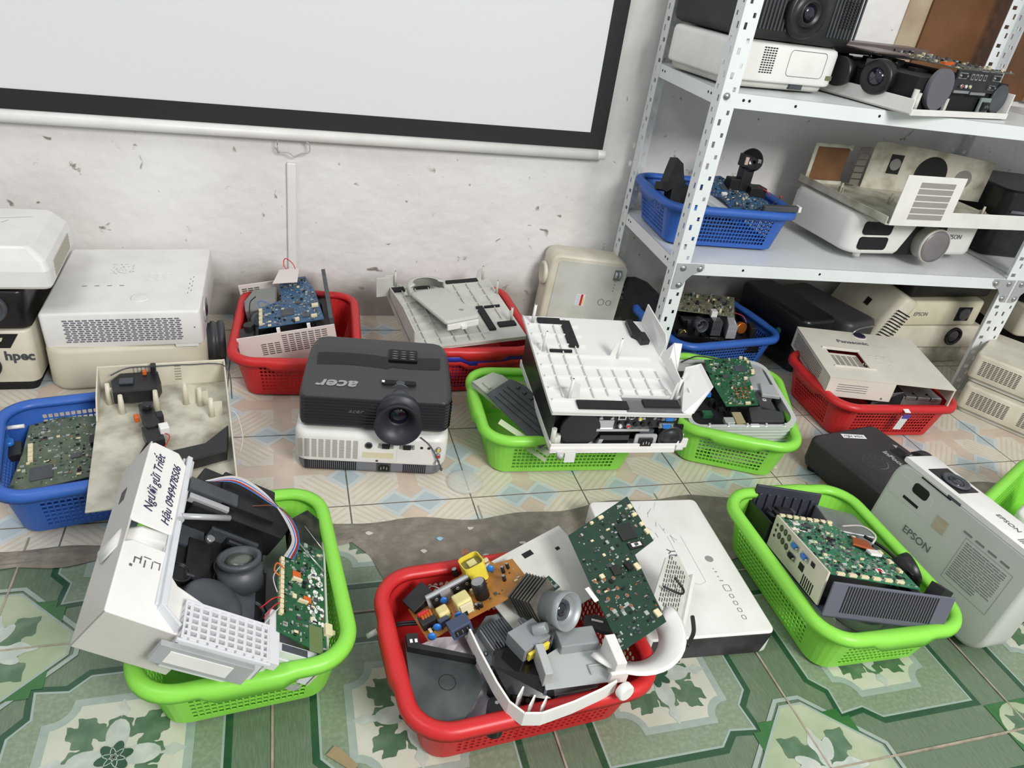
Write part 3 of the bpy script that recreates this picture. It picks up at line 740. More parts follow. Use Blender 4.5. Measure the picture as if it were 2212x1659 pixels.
m = MB(); m.prism(rrect(-.105, .060, -.068, .083, .008), .078, .0868); part(m, 'zoom_slot', BLACK, t, bevel=.001)
m = MB(); m.prism(rrect(-.150, .030, -.056, .076, .01), .0845, .0863); part(m, 'recess', UPW, t)
m = MB(); m.box(-.112, .038, .080, -.075, .044, .0869); part(m, 'shutter_slot', DARK, t)
m = MB(); m.box(-.100, .096, .080, -.030, .0985, .0868); part(m, 'groove', DARK, t)
text('EPSON', .021, (-.045, -.012, .0865), (0, 0, 0), TEXTG, t, 'logo', sx=1.05)
text('EPSON', .016, (.055, .1125, .045), (-90, 0, 0), TEXTG, t, 'logo', sx=1.0)
m = MB(); m.box(-.035, .030, .0862, -.008, .058, .0866); part(m, 'tape_residue', mat('yellowed_tape', (176, 166, 146), .6, dirt=.4, dcol=(150, 124, 96), scale=60), t)
m = MB(); rng = random.Random(3)
for k in range(16):
    x = .035
    while x < .118:
        w = rng.uniform(.006, .03); w = min(w, .12 - x)
        if not (k > 12 and x > .09): m.box(x, .050 - k * .0050, .0860, x + w, .0516 - k * .0050, .0866)
        x += w + .002
band(m, [(.030, .058), (.128, .058), (.128, -.035), (.030, -.035)], .0006, .0866, 0, True)
for k in range(4): m.box(.02 + .026 * k, .064, .086, .038 + .026 * k, .068, .0865)
part(m, 'printed_warning', mat('faded_print', (116, 116, 114), .7), t)
m = MB(); slots(m, (.095, .1125, .075), (1, 0, 0), (0, 0, -1), 14, 1, .0018, .06, .0040, .02)
part(m, 'vent_grille', mat('vent_grey', (120, 116, 112), .7), t)
m = MB(); m.box(-.040, .098, .004, -.010, .104, .0865); part(m, 'latch', DGREY, t, bevel=.001)

# ------------------------------------------------------------------ left stacks
t = thing('projector', 'large white projector with a slotted side vent on top of the cream one at left', 'projector', (-.333, 1.795, .110), (0, 0, -.3), tilt=(1.6, -2.4))
m = MB(); body(m, -.162, -.178, .162, .170, 0, .086, .010, .006, .004, 4); part(m, 'casing', WHITE, t, bevel=.001)
m = MB(); slots(m, (-.118, -.1783, .015), (1, 0, 0), (0, 0, 1), 18, 11, .0098, .0032, .0132, .0052, stagger=.0034); part(m, 'vent_grille', mat('vent_blue_grey', (112, 112, 120), .6), t)
m = MB(); m.lathe([(.020, 0), (.020, .001), (.016, .0022), (.014, .0006), (.012, .0016), (.004, .0016), (.001, .001)], (.030, -.108, .0858), (0, 0, 1), 30); part(m, 'control_dial', WHITE, t)
m = MB()
for r_ in range(3):
    for c in range(3): m.prism(rrect(.035 + c * .018, -.012 + r_ * .015, .046 + c * .018, -.006 + r_ * .015, .002, 2), .0858, .0875)
part(m, 'buttons', WHITE, t, bevel=.0006)
m = MB(); rng = random.Random(8)
for k in range(60): x = rng.uniform(-.055, -.005); y = rng.uniform(.02, .075); m.box(x, y, .0858, x + rng.uniform(.001, .004), y + .0012, .0862)
for k in range(4): m.box(-.10 + k * .026, -.045, .0858, -.09 + k * .026, -.042, .0862)
for k in range(8): m.box(.128 + (k % 2) * .006, -.09 + k * .012, .0858, .1295 + (k % 2) * .006, -.083 + k * .012, .0862)
m.cyl((.146, -.1785, .045), (.146, -.1783, .045), .0018, seg=8)
part(m, 'printed_marks', TEXTG, t)
m = MB(); m.lathe([(.030, 0), (.030, .004), (.026, .006), (.022, .002)], (.162, -.105, .052), (1, 0, 0), 30); lo = part(m, 'lens', SILVER, t)
g = MB(); g.lathe([(.023, .002), (.012, .007), (.001, .008)], (.162, -.105, .052), (1, 0, 0), 24); g.build('glass', GLASS, lo)
m = MB(); m.box(.10, -.177, -.006, .15, -.15, .004); part(m, 'latch', WHITE, t, bevel=.001)
t = thing('projector', 'cream projector with rounded corners at the bottom of the left stack, lens poking out right', 'projector', (-.345, 1.745, .002), (0, 0, 6))
m = MB(); body(m, -.165, -.135, .165, .15, 0, .104, .045, .010, .012, 8); part(m, 'casing', mat('yellowed_plastic', (206, 200, 180), .45, dirt=.3, dcol=(180, 170, 144), scale=7), t)
m = MB(); m.lathe([(.044, -.01), (.044, .008), (.048, .010), (.048, .018), (.045, .020), (.045, .026), (.049, .028), (.049, .040), (.040, .042), (.03, .03)], (.165, -.03, .055), (1, 0, 0), 40); part(m, 'lens_barrel', DGREY, t)

t = thing('projector', 'white projector with a finely perforated side on top of the far left stack', 'projector', (-.622, 1.735, .246), (0, 0, 2))
m = MB()
def ringz(i, z, ex=0): return [(p[0], p[1], z) for p in rrect(-.160, -.132 + i, .160 - i - ex, .128 - i, max(.014 - i * .2, .004), 5)]
m.loft([ringz(.004, 0), ringz(0, .006), ringz(0, .040), ringz(.006, .060), ringz(.016, .084, .012), ringz(.020, .088, .016)]); part(m, 'casing', WHITE, t)
m = MB(); u = Vector((0, 1, 0)); slots(m, (.1604, -.085, .010), (0, 1, 0), (0, 0, 1), 34, 10, .0028, .002, .0048, .0036, stagger=.0024); part(m, 'vent_grille', mat('vent_beige', (170, 162, 150), .6), t)
m = MB()
for a, b_ in (((.02, .04), (.10, .06)), ((-.05, -.02), (.01, -.012)), ((.06, .035), (.05, .02))): band(m, [a, b_], .0012, .0884, 0)
part(m, 'scratches', mat('scratch_grey', (150, 146, 140), .8), t)
t = thing('projector', 'black projector with a big round lens in the middle of the far left stack', 'projector', (-.665, 1.740, .152), (0, 0, 1))
m = MB(); body(m, -.15, -.13, .15, .13, 0, .088, .02, .006, .004, 5); part(m, 'casing', mat('near_black_plastic', (20, 17, 18), .3), t)
lens(t, (.085, -.131, .050), (0, 0, 0), .030, .012, [DGREY, GLASS], glass=.6)
t = thing('projector', 'cream projector with a black lens and sticker at the bottom of the far left stack', 'projector', (-.665, 1.735, .002), (0, 0, 0))
m = MB(); body(m, -.15, -.13, .150, .13, .022, .148, .02, .004, .002, 5); part(m, 'casing', CREAM, t)
m = MB(); body(m, -.15, -.125, .142, .13, 0, .023, .015, .001, .001, 4); part(m, 'base', DARK, t)
lens(t, (.055, -.131, .064), (0, 0, 0), .029, .010, [BLACK, GLASS], glass=.7)
text('hpec', .030, (.122, -.1308, .088), (90, 0, 0), DGREY, t, 'logo', sx=1.0, bold=.001)
m = MB(); m.add([(.0, -.1306, .142), (.128, -.1306, .142), (.108, -.1306, .108), (.0, -.1306, .108), (.0, -.129, .142), (.128, -.129, .142), (.108, -.129, .108), (.0, -.129, .108)], [(3, 2, 1, 0), (0, 1, 5, 4), (1, 2, 6, 5), (2, 3, 7, 6)])
m.m = 1; m.add([(.03, -.1309, .133), (.098, -.1309, .133), (.094, -.1309, .124), (.075, -.1309, .121), (.07, -.1309, .128), (.06, -.1309, .118), (.03, -.1309, .120)], [tuple(range(6, -1, -1))])
part(m, 'sticker', [DARK, CREAM], t)

# ------------------------------------------------------------------ grey projector standing against the wall
t = D.objects.new('projector', None); COL.objects.link(t)
tag(t, 'grey-topped projector standing on its side against the wall, red and white sticker on it', 'projector')
# local x runs up the wall, local y to the right, local z towards the room
mw = Matrix(((0, 1, 0), (0, 0, -1), (1, 0, 0))).to_4x4()
mw = Matrix(((0, 1, .0), (.0, .0, -1), (1, 0, 0))).to_4x4()
t.matrix_world = Matrix.Translation((.868, 1.958, .128)) @ Matrix.Rotation(R(-6), 4, 'Z') @ Matrix.Rotation(R(3), 4, 'Y') @ mw
m = MB(); body(m, -.126, -.118, .120, .118, .0, .085, .03, .008, .004, 6); part(m, 'casing', CREAM, t)
m = MB(); m.prism(rrect(-.126, -.096, .106, .116, .012, 4), .084, .0875); part(m, 'top_panel', GREYW, t, bevel=.001)
m = MB(); m.lathe([(.034, 0), (.034, .010), (.026, .013), (.02, .004)], (.045, -.118, .045), (0, -1, 0), 30); part(m, 'lens', CREAM, t)
m = MB(); m.prism(rrect(.062, .078, .095, .100, .003, 2), .086, .0895); part(m, 'zoom_wheel_recess', STEEL, t)
m = MB(); m.lathe([(.010, -.004), (.010, .004)], (.08, .084, .0875), (0, 1, 0), 20); m.lathe([(.010, -.004), (.010, .004)], (.08, .095, .0875), (0, 1, 0), 20); part(m, 'zoom_wheel', SILVER, t)
m = MB()
for r_, x, y in ((.0095, -.012, .060), (.008, -.012, .084)):
    band(m, [(p[0] + 0, p[1]) for p in ell(x, y, r_, r_, 0, 22)], .0014, .0882, 0, True)
for k in range(4): m.cyl((.032 + k * .010 - .02 + .016, .087, .0874), (.032 + k * .010 - .02 + .016, .087, .0882), .0016, seg=8)
part(m, 'button_rings', TEXTG, t)
m = MB(); m.box(-.030, -.020, .0874, .006, .008, .0879); m.m = 1; m.box(-.030, -.006, .0879, .006, .001, .0881); m.m = 2; m.box(-.026, .003, .0879, -.004, .006, .0881); m.m = 3
for k in range(7): m.box(-.027 + k * .0045, -.018, .0879, -.0255 + k * .0045, -.008, .0881)
part(m, 'sticker', [PAPER, RED, YELLOW, mat('pale_blue_print', (150, 170, 200), .6)], t)

# ------------------------------------------------------------------ upper shelf
t = thing('projector', 'white projector with rounded front and vents on the upper shelf, under a black one', 'projector', (1.115, 1.745, .787), (0, 0, 9))
m = MB(); body(m, -.168, -.135, .168, .135, .016, .098, .045, .010, .006, 8); part(m, 'casing', WHITE, t)
m = MB(); body(m, -.155, -.120, .155, .125, 0, .018, .035, .001, .010, 6); part(m, 'base', GREYW, t)
m = MB(); slots(m, (-.086, -.1353, .036), (1, 0, 0), (0, 0, 1), 5, 11, .0055, .0026, .0082, .0052); part(m, 'vent_grille', DARK, t)
m = MB(); q = rrect(-.005, .034, .110, .090, .01, 4); band(m, q, .0012, 0, 0, True); m.v = [(v[0], -.1356, v[1]) for v in m.v]; part(m, 'lamp_cover_seam', TEXTG, t)
m = MB(); m.box(.124, -.1356, .032, .144, -.134, .042); part(m, 'nameplate', mat('olive_label', (104, 108, 76), .5), t)
m = MB(); m.box(-.148, -.121, .040, -.130, -.117, .046); part(m, 'badge', TEXTS, t)
m = MB(); m.box(.03, -.125, .004, .07, -.115, .016); part(m, 'foot_latch', DGREY, t)
t = thing('projector', 'large black ribbed projector with a front lens on top of the white one, upper shelf', 'projector', (1.145, 1.790, .888), (0, 0, 6))
m = MB(); body(m, -.175, -.145, .175, .14, 0, .13, .03, .01, .02, 6); part(m, 'casing', mat('dusty_black_plastic', (34, 36, 34), .5, dirt=.4, dcol=(60, 62, 60), scale=12), t)
for lo_, hi_ in ((0, 12), (23, 32)):
  m = MB()
  for k in range(lo_, hi_):
    m.box(-.162 + k * .0105, -.1485, .022, -.158 + k * .0105, -.144, .125)
  
  if True: part(m, 'front_ribs', DGREY, t)
m = MB(); slots(m, (.105, -.1492, .045), (1, 0, 0), (0, 0, 1), 3, 10, .012, .003, .015, .006); part(m, 'vent_grille', DARK, t)
m = MB(); m.lathe([(.056, -.01), (.056, .010), (.052, .018), (.047, .020), (.030, .010), (.028, .024), (.024, .026), (.020, .018)], (-.004, -.145, .066), (0, -1, 0), 44); lo = part(m, 'lens', BLACK, t)
g = MB(); g.lathe([(.021, .018), (.010, .022), (.001, .023)], (-.004, -.145, .066), (0, -1, 0), 24); g.build('glass', GLASS, lo)

# ------------------------------------------------------------------ lower shelf
t = thing('projector', 'big white projector with two black front vents and a protruding lens on the lower shelf', 'projector', (1.700, 1.742, .386), (0, 0, 3))
m = MB(); body(m, -.235, -.150, .235, .150, .014, .125, .050, .022, .014, 8); part(m, 'casing', WHITE, t)
for z in (.030, .072):
    m = MB(); q = rrect(-.208, z, -.112, z + .036, .009, 4); m.add([(x, -.1512, zz) for x, zz in q] + [(x, -.14, zz) for x, zz in q], [tuple(range(len(q) - 1, -1, -1))] + [(i, (i + 1) % len(q), len(q) + (i + 1) % len(q), len(q) + i) for i in range(len(q))]); part(m, 'vent_opening', DARK, t)
m = MB(); q = [(-.070, .018), (.085, .018), (.085, .1), (.04, .105), (-.03, .10)]; m.add([(x, -.1515, zz) for x, zz in q] + [(x, -.14, zz) for x, zz in q], [tuple(range(len(q) - 1, -1, -1))] + [(i, (i + 1) % len(q), len(q) + (i + 1) % len(q), len(q) + i) for i in range(len(q))]); part(m, 'lens_bay', DARK, t)
m = MB(); m.lathe([(.046, -.02), (.046, .034), (.049, .036), (.049, .042), (.044, .043)], (.020, -.150, .058), (-.05, -1, 0), 44); lo = part(m, 'lens_barrel', GREYW, t)
m = MB(); m.lathe([(.0455, .040), (.0455, .0432), (.03, .044), (.001, .044)], (.020, -.150, .058), (-.05, -1, 0), 40); m.build('lens_cap', mat('grey_cap', (126, 120, 122), .35, dirt=.4, dcol=(92, 90, 96), scale=14), lo)
text('EPSON', .019, (.125, -.1512, .072), (90, 0, 0), TEXTG, t, 'logo')
for x in (-.17, .07):
    m = MB(); m.cyl((x, -.118, 0), (x, -.118, .03), .010, seg=14); part(m, 'foot', WHITE, t)

# open cover lying upside down on it
t = thing('projector_cover', 'empty beige projector cover with cut-outs lying upturned on the lower shelf projector', 'projector cover', (1.700, 1.700, .514), (0, 0, 2), tilt=(0, 0))
m = MB(); m.box(-.225, -.19, 0, .27, .18, .003); m.box(-.225, -.19, 0, -.222, .18, .022); part(m, 'panel', DIRTY, t, bevel=.001)
m = MB()
def wallp(mb, poly, y, th, z0=0):
    n = len(poly); mb.add([(x, y, z) for x, z in poly] + [(x, y + th, z) for x, z in poly], [tuple(range(n)), tuple(range(2 * n - 1, n - 1, -1))] + [((i + 1) % n, i, n + i, n + (i + 1) % n) for i in range(n)])
wallp(m, [(-.215, 0), (.27, 0), (.27, .040), (-.02, .040), (-.02, .130), (-.215, .130)], -.193, .003)
wallp(m, [(.24, .04), (.27, .04), (.27, .13), (.24, .13)], -.193, .003)
w_ = part(m, 'front_wall', WHITE, t, bevel=.001)
m = MB()
for k in range(6): slots(m, (-.165, -.1934, .018 + k * .0165), (1, 0, 0), (0, 0, 1), 34, 1, .0022, .0135, .0034, .01)
m.build('vent_grille', mat('vent_fine_grey', (150, 144, 138), .6), w_)
m = MB(); wallp(m, [(-.225, 0), (-.09, 0), (-.09, .012), (-.213, .012), (-.213, .108), (-.105, .108), (-.09, .1), (-.09, .118), (-.225, .118)], .155, .003); part(m, 'rear_wall', DIRTY, t, bevel=.001)
m = MB(); m.box(-.213, .160, .012, -.095, .164, .108); part(m, 'inner_panel', mat('stained_brown_board', (120, 84, 50), .7, dirt=.7, dcol=(86, 58, 34), scale=14), t)
m = MB().at((.10, .115, 0), (0, 0, -12))
wallp(m, [(-.13, 0), (.27, 0), (.27, .120), (.10, .132), (-.10, .140), (-.13, .135)], 0, .004); m.M = Matrix.Identity(4); rw = part(m, 'rear_wall', DIRTY, t, bevel=.001)
def disc(par, name, x, y, z, r, mt, rz, y2=.006):
    mm = MB().at((.10, .115, 0), (0, 0, -12)); mm.cyl((x, -y2, z), (x, .0055, z), r, seg=28); return mm.build(name, mt, par)
disc(rw, 'lens_opening', .075, .0, .064, .052, DARK, 0, .0012); disc(rw, 'speaker', .185, 0, .060, .028, mat('speaker_grey', (130, 128, 122), .6), 0, .002)
mm = MB().at((.10, .115, 0), (0, 0, -12)); mm.box(-.068, -.0012, .052, -.028, .001, .108); mm.build('speaker_hole', DARK, rw)
disc(rw, 'speaker', -.048, 0, .080, .017, mat('speaker_grey', (130, 128, 122), .6), 0, .003)
m = MB(); slots(m, (-.078, .137, .01), (1, 0, 0), (0, 0, 1), 1, 6, .035, .015, .04, .019); part(m, 'slotted_window', mat('smoky_panel', (112, 108, 98), .6), t)
for (x, y) in ((-.17, .06), (-.06, -.02), (.06, -.06), (.14, .02), (.2, -.1)):
    m = MB(); m.cyl((x, y, .002), (x, y, .034), .005, .003, seg=8); m.box(x - .001, y - .010, .002, x + .001, y + .010, .022); part(m, 'screw_post', DIRTY, t)
t = thing('projector', 'black projector in the shade at the right end of the lower shelf', 'projector', (2.29, 1.80, .379), (0, 0, -8))
m = MB(); body(m, -.21, -.15, .21, .13, 0, .20, .03, .01, .01, 5); part(m, 'casing', BLACK, t)
m = MB(); m.box(-.18, -.153, .135, .18, -.149, .143); part(m, 'trim_strip', MGREY, t)
# ------------------------------------------------------------------ tilted frames
def frame(name, label, cat, o, x, y, group=None):
    """thing whose axes are given by three points: origin, a point along x, a point towards y"""
    o, x, y = Vector(o), Vector(x), Vector(y); ex = (x - o).normalized(); ey = (y - o); ey = (ey - ey.dot(ex) * ex).normalized(); ez = ex.cross(ey)
    m = Matrix((ex, ey, ez)).transposed().to_4x4(); m.translation = o
    t = D.objects.new(name, None); COL.objects.link(t); t.empty_display_size = .02; t.matrix_world = m
    tag(t, label, cat, group); return t
def fl_(t, p):
    q = t.matrix_world.inverted() @ Vector(p); return (q.x, q.y)
BOARDM = {}
def board(parent, poly, th=.0016, base=PCBG, seed=1, n=160, name='circuit_board', big=(), conn=(), tall=.003, flecks=True, holes=()):
    """circuit board with soldered parts over its face"""
    mats = [base, DARK, SOLDER, IVORY, COPPER, DGREY, STEEL, WHITE]
    m = MB(); m.prism(poly, -th, 0)
    xs = [p[0] for p in poly]; ys = [p[1] for p in poly]; rng = random.Random(seed); n = int(n * 1.8)
    def inside(x, y):
        c = False; j = len(poly) - 1
        for i in range(len(poly)):
            if (poly[i][1] > y) != (poly[j][1] > y) and x < (poly[j][0] - poly[i][0]) * (y - poly[i][1]) / (poly[j][1] - poly[i][1]) + poly[i][0]: c = not c
            j = i
        return c
    def ok(x, y):
        if not all(inside(x + a, y + b) for a, b in ((.004, 0), (-.004, 0), (0, .004), (0, -.004))): return False
        return not any(abs(x - b[0]) < b[2] / 2 + .002 and abs(y - b[1]) < b[3] / 2 + .002 for b in big)
    scatter(m, rng, min(xs), min(ys), max(xs), max(ys), 0, int(n * .55), .0012, .003, .0004, .0012, [1, 2, 2, 4, 5], ok)
    scatter(m, rng, min(xs), min(ys), max(xs), max(ys), 0, int(n * .30), .002, .006, .0008, .002, [1, 5, 6, 2], ok)
    scatter(m, rng, min(xs), min(ys), max(xs), max(ys), 0, int(n * .15), .004, .008, .001, tall, [1, 3, 5, 2, 6], ok)
    o = m.build(name, mats, parent)
    for b in big:
        q = MB(); q.box(b[0] - b[2] / 2, b[1] - b[3] / 2, 0, b[0] + b[2] / 2, b[1] + b[3] / 2, b[4] if len(b) > 4 else .002)
        q.build('chip', DGREY if len(b) < 6 else b[5], o, bevel=.0002)
    for c in conn:
        q = MB(); q.box(c[0] - c[2] / 2, c[1] - c[3] / 2, 0, c[0] + c[2] / 2, c[1] + c[3] / 2, c[4] if len(c) > 4 else .005)
        q.build('connector', c[5] if len(c) > 5 else IVORY, o, bevel=.0004)
    return o
def guts(parent, region, seed, n=26, name='internals', mats=None, cyl=True, smin=.015, smax=.06):
    """crowded black mouldings inside an opened projector"""
    x0, y0, z0, x1, y1, z1 = region; rng = random.Random(seed); m = MB()
    for _ in range(n):
        cx, cy = rng.uniform(x0, x1), rng.uniform(y0, y1); a, b_ = rng.uniform(smin, smax), rng.uniform(smin, smax); h = rng.uniform(z0 + .3 * (z1 - z0), z1)
        a0, a1, b0, b1 = max(x0, cx - a / 2), min(x1, cx + a / 2), max(y0, cy - b_ / 2), min(y1, cy + b_ / 2)
        m.m = rng.choice([0, 0, 0, 1])
        if cyl and rng.random() < .3 and x0 < cx - a * .3 and cx + a * .3 < x1 and y0 < cy - a * .3 and cy + a * .3 < y1:
            m.lathe([(a * .3, z0 - h + (h - z0) * 0), (a * .3, 0), (a * .24, 0), (a * .22, -.003)], (cx, cy, h), (0, 0, 1), 18)
        else:
            m.box(a0, b0, z0, a1, b1, h)
            if rng.random() < .5: m.m = 1; m.box(a0 + .002, b0 + .002, h, a0 + (a1 - a0) * .4, b0 + .006, h + .003)
    m.m = 0; m.box(x0, y0, z0, x1, y1, z0 + .3 * (z1 - z0))
    return m.build(name, mats or [BLACK, DGREY], parent, bevel=.0008)
def wires(parent, sets, name='wire'):
    for mt, r, pts in sets:
        m = MB(); m.wire(pts, r, 6); m.build(name, mt, parent)
def wallbox(mb, x0, y0, x1, y1, z0, z1, t, sides='nsew'):
    if 's' in sides: mb.box(x0, y0, z0, x1, y0 + t, z1)
    if 'n' in sides: mb.box(x0, y1 - t, z0, x1, y1, z1)
    if 'w' in sides: mb.box(x0, y0, z0, x0 + t, y1, z1)
    if 'e' in sides: mb.box(x1 - t, y0, z0, x1, y1, z1)
def ribbed_lid(name, label, loc, rot, tilt, w, d, walls='ne', grid=(9, 9), seed=1, mt=WHITE, posts=(), foams=(), skip=None):
    """inside of a projector cover: plate, rib grid, screw posts, foam pads"""
    t = thing(name, label, 'projector cover', loc, rot, tilt=tilt)
    m = MB(); m.box(-w / 2, -d / 2, -.0025, w / 2, d / 2, 0); m.box(-w / 2, -d / 2, -.006, w / 2, -d / 2 + .002, .004); m.box(-w / 2, -d / 2, -.006, -w / 2 + .002, d / 2, .002)
    m.build('plate', mt, t, bevel=.0005)
    m = MB(); nx, ny = grid
    for i in range(1, nx):
        x = -w / 2 + w * i / nx
        for (a, b_) in (skip(0, i) if skip else [(0, 1)]): m.box(x - .0010, -d / 2 + d * a + .012, 0, x + .0010, -d / 2 + d * b_ - .012, .0055)
    for j in range(1, ny):
        y = -d / 2 + d * j / ny
        for (a, b_) in (skip(1, j) if skip else [(0, 1)]): m.box(-w / 2 + w * a + .008, y - .0010, 0, -w / 2 + w * b_ - .008, y + .0010, .0055)
    m.build('ribs', mt, t)
    for (x, y, h, wing) in posts:
        m = MB(); m.cyl((x, y, -.001), (x, y, h), .0042, .003, seg=12)
        if wing: m.add([(x, y - .0008, 0), (x + wing, y - .0008, 0), (x + wing * .75, y - .0008, h * .75), (x, y - .0008, h * .9), (x, y + .0008, 0), (x + wing, y + .0008, 0), (x + wing * .75, y + .0008, h * .75), (x, y + .0008, h * .9)], [(0, 1, 2, 3), (7, 6, 5, 4), (1, 5, 6, 2), (2, 6, 7, 3)])
        p = m.build('screw_post', mt, t)
        q = MB(); q.cyl((x, y, h), (x, y, h + .0006), .0016, seg=8); q.build('screw_hole', DARK, p)
    for (x0, y0, x1, y1) in foams:
        m = MB(); m.box(x0, y0, 0, x1, y1, .006); m.build('foam_pad', FOAM, t, bevel=.0008)
    return t

# ================================================================== front left basket
t = frame('opened_projector', 'opened silver-edged projector with black insides, tilted in the front left green basket', 'projector', (-.151, .70, .235), (.054, .70, .10), (-.157, 1.01, .255))
Wd, Dp = .245, .31
m = MB(); m.prism(rrect(0, 0, Wd, Dp, .018), -.068, -.064); m.build('bottom_tray', SILVER, t)
m = MB(); m.box(-.002, .015, -.066, .006, Dp - .005, .004); m.add([(0, .015, -.066), (.004, .015, -.066), (.028, -.006, -.066), (.026, -.010, -.066), (0, .015, .004), (.004, .015, .004), (.028, -.006, .004), (.026, -.010, .004)], [(0, 1, 2, 3), (7, 6, 5, 4), (0, 3, 7, 4), (1, 5, 6, 2), (2, 6, 7, 3)]); m.box(-.006, .02, -.012, .001, Dp - .06, -.004)
m.build('side_wall', mat('pale_silver_plastic', (205, 207, 210), .35, dirt=.1), t, bevel=.001)
guts(t, (.006, .02, -.062, .165, Dp - .02, -.030), 21, 30, smin=.03, smax=.08)
m = MB(); m.box(.06, Dp - .075, -.03, .15, Dp - .005, .004); m.prism([(.02, .215), (.17, .215), (.19, .26), (.14, .305), (.03, .305)], -.05, -.004); m.build('black_housing', BLACK, t, bevel=.002)
m = MB(); m.box(.008, .235, -.02, .085, .26, .006); m.m = 1; m.box(.012, .222, -.01, .075, .232, .001); m.build('slider_bracket', [DGREY, SILVER], t, bevel=.001)
m = MB(); m.cyl((.105, .245, -.004), (.105, .245, .0005), .006, seg=14); m.build('mount_hole', DARK, t)
L = MB(); L.lathe([(.032, -.035), (.032, -.006), (.029, -.004), (.029, .004), (.031, .005), (.031, .012), (.025, .013), (.023, .006), (.018, .004)], (.105, .140, -.012), (-.55, .25, .8), 40)
lo = L.build('lens_barrel', DGREY, t); g = MB(); g.smooth = True; g.lathe([(.021, .005), (.014, .010), (.006, .012), (.001, .0125)], (.105, .140, -.012), (-.55, .25, .8), 30); g.build('glass', mat('dusty_lens', (76, 82, 72), .25, spec=1.0), lo)
m = MB(); m.lathe([(.044, -.05), (.044, -.022), (.040, -.018), (.03, -.018)], (.080, .070, -.008), (0, 0, 1), 40); m.build('fan_housing', DGREY, t)
m = MB(); m.lathe([(.010, -.03), (.010, -.012), (.008, -.012)], (.028, .055, -.006), (0, 0, 1), 18); m.build('knob', BLACK, t)
m = MB(); m.cyl((.004, .175, .002), (.075, .205, .004), .0045, seg=10); m.cyl((.003, .165, -.03), (.003, .165, .006), .005, seg=10); m.build('support_rod', SILVER, t)
m = MB(); m.cyl((.058, .170, -.02), (.058, .170, -.012), .006, seg=10); m.build('screw', STEEL, t)
# grille block at the near edge
m = MB(); x0, x1, y0, y1 = .030, .150, -.022, .036
m.box(x0, y0, -.060, x1, y0 + .003, .000); m.box(x0, y1 - .003, -.060, x1, y1, .002); m.box(x0, y0, -.060, x0 + .003, y1, .001); m.box(x1 - .003, y0, -.060, x1, y1, .001); m.box(x0 - .004, y0 - .004, -.006, x1 + .004, y0, -.001); m.box(x1, y0, -.014, x1 + .016, y1 + .03, 0)
for k in range(9): x = x0 + .003 + (x1 - x0 - .006) * (k + .5) / 9; m.box(x - .0022, y0, -.010, x + .0022, y1, .000)
for k in range(6): y = y0 + (y1 - y0) * (k + .5) / 6; m.box(x0, y - .0016, -.009, x1, y + .0016, -.0002)
gr = m.build('vent_grille', mat('silver_grille', (214, 215, 218), .32, metal=.1), t, bevel=.0006)
m = MB(); m.box(x0 + .003, y0 + .003, -.05, x1 - .003, y1 - .003, -.03); m.build('vent_depth', BLACK, gr)
m = MB(); m.box(.012, -.030, -.046, .138, -.022, -.012); m.m = 1; m.box(.028, -.0312, -.040, .112, -.030, -.018); m.build('lower_frame', [SILVER, WHITE], t, bevel=.0015)
m = MB(); m.box(.150, .002, -.050, .235, .008, -.018); m.box(.165, .004, -.030, .243, .018, -.004); m.box(.150, -.012, -.050, .162, .02, -.01); m.box(.224, .0, -.05, .238, .02, -.008); m.m = 1; m.box(.172, .005, -.0038, .212, .016, -.003)
m.build('corner_bracket', [mat('silver_grille', (192, 194, 198)), DGREY], t, bevel=.0015)
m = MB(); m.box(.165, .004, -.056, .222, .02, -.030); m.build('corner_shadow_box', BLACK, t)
poly = [(.160, .030), (.240, .012), (.240, .215), (.196, .215), (.158, .150)]
b1_ = board(t, poly, seed=5, n=230, big=[(.222, .035, .022, .045, .0012, mat('copper_pad', (112, 130, 84), .4, metal=.3)), (.19, .14, .014, .014, .003, ORANGE), (.208, .100, .013, .010, .003, ORANGE)], conn=[(.164, .160 - .009 * k, .006, .007, .006) for k in range(12)] + [(.19, .131, .016, .004, .006), (.200, .093, .016, .003, .006)])
b1_.location = (0, 0, .002)
m = MB(); rng = random.Random(2)
for k in range(46):
    x, y = rng.uniform(.212, .236), rng.uniform(.062, .165); a = rng.uniform(.0015, .0042)
    m.prism([(x + a * math.cos(R(60 * i)), y + a * 1.3 * math.sin(R(60 * i))) for i in range(6)], 0, .0006)
m.build('white_pads', WHITE, b1_)
m = MB(); m.box(.240, .0, -.05, .243, .235, .004); m.build('edge_strip', mat('translucent_edge', (186, 188, 176), .4), t)
m = MB(); m.prism([(.188, .200), (.243, .198), (.243, .285), (.214, .300), (.182, .262)], -.02, .000); m.build('black_shroud', mat('dark_green_black', (26, 34, 28), .3, dirt=.3), t, bevel=.0015)
m = MB(); m.cyl((.178, .222, .004), (.238, .166, .006), .0016, seg=6); m.cyl((.205, .252, .004), (.238, .212, .006), .0010, seg=6); m.build('metal_rod', STEEL, t)
sets = []
rng = random.Random(6)
for k, mt in enumerate([WIREW, WIREW, WIREW, BLUEC, WIREW, RED, mat('brown_wire', (110, 62, 40), .4), BLUEC]):
    o_ = k * .0022
    sets.append((mt, .0009, [(.03 + o_, .262 + o_ * .5, .006), (.075, .290 - o_, .014), (.125, .282 - o_, .012), (.160 + o_, .245, .012), (.176 + o_ * .8, .200, .014), (.166 + o_, .165, .008)]))
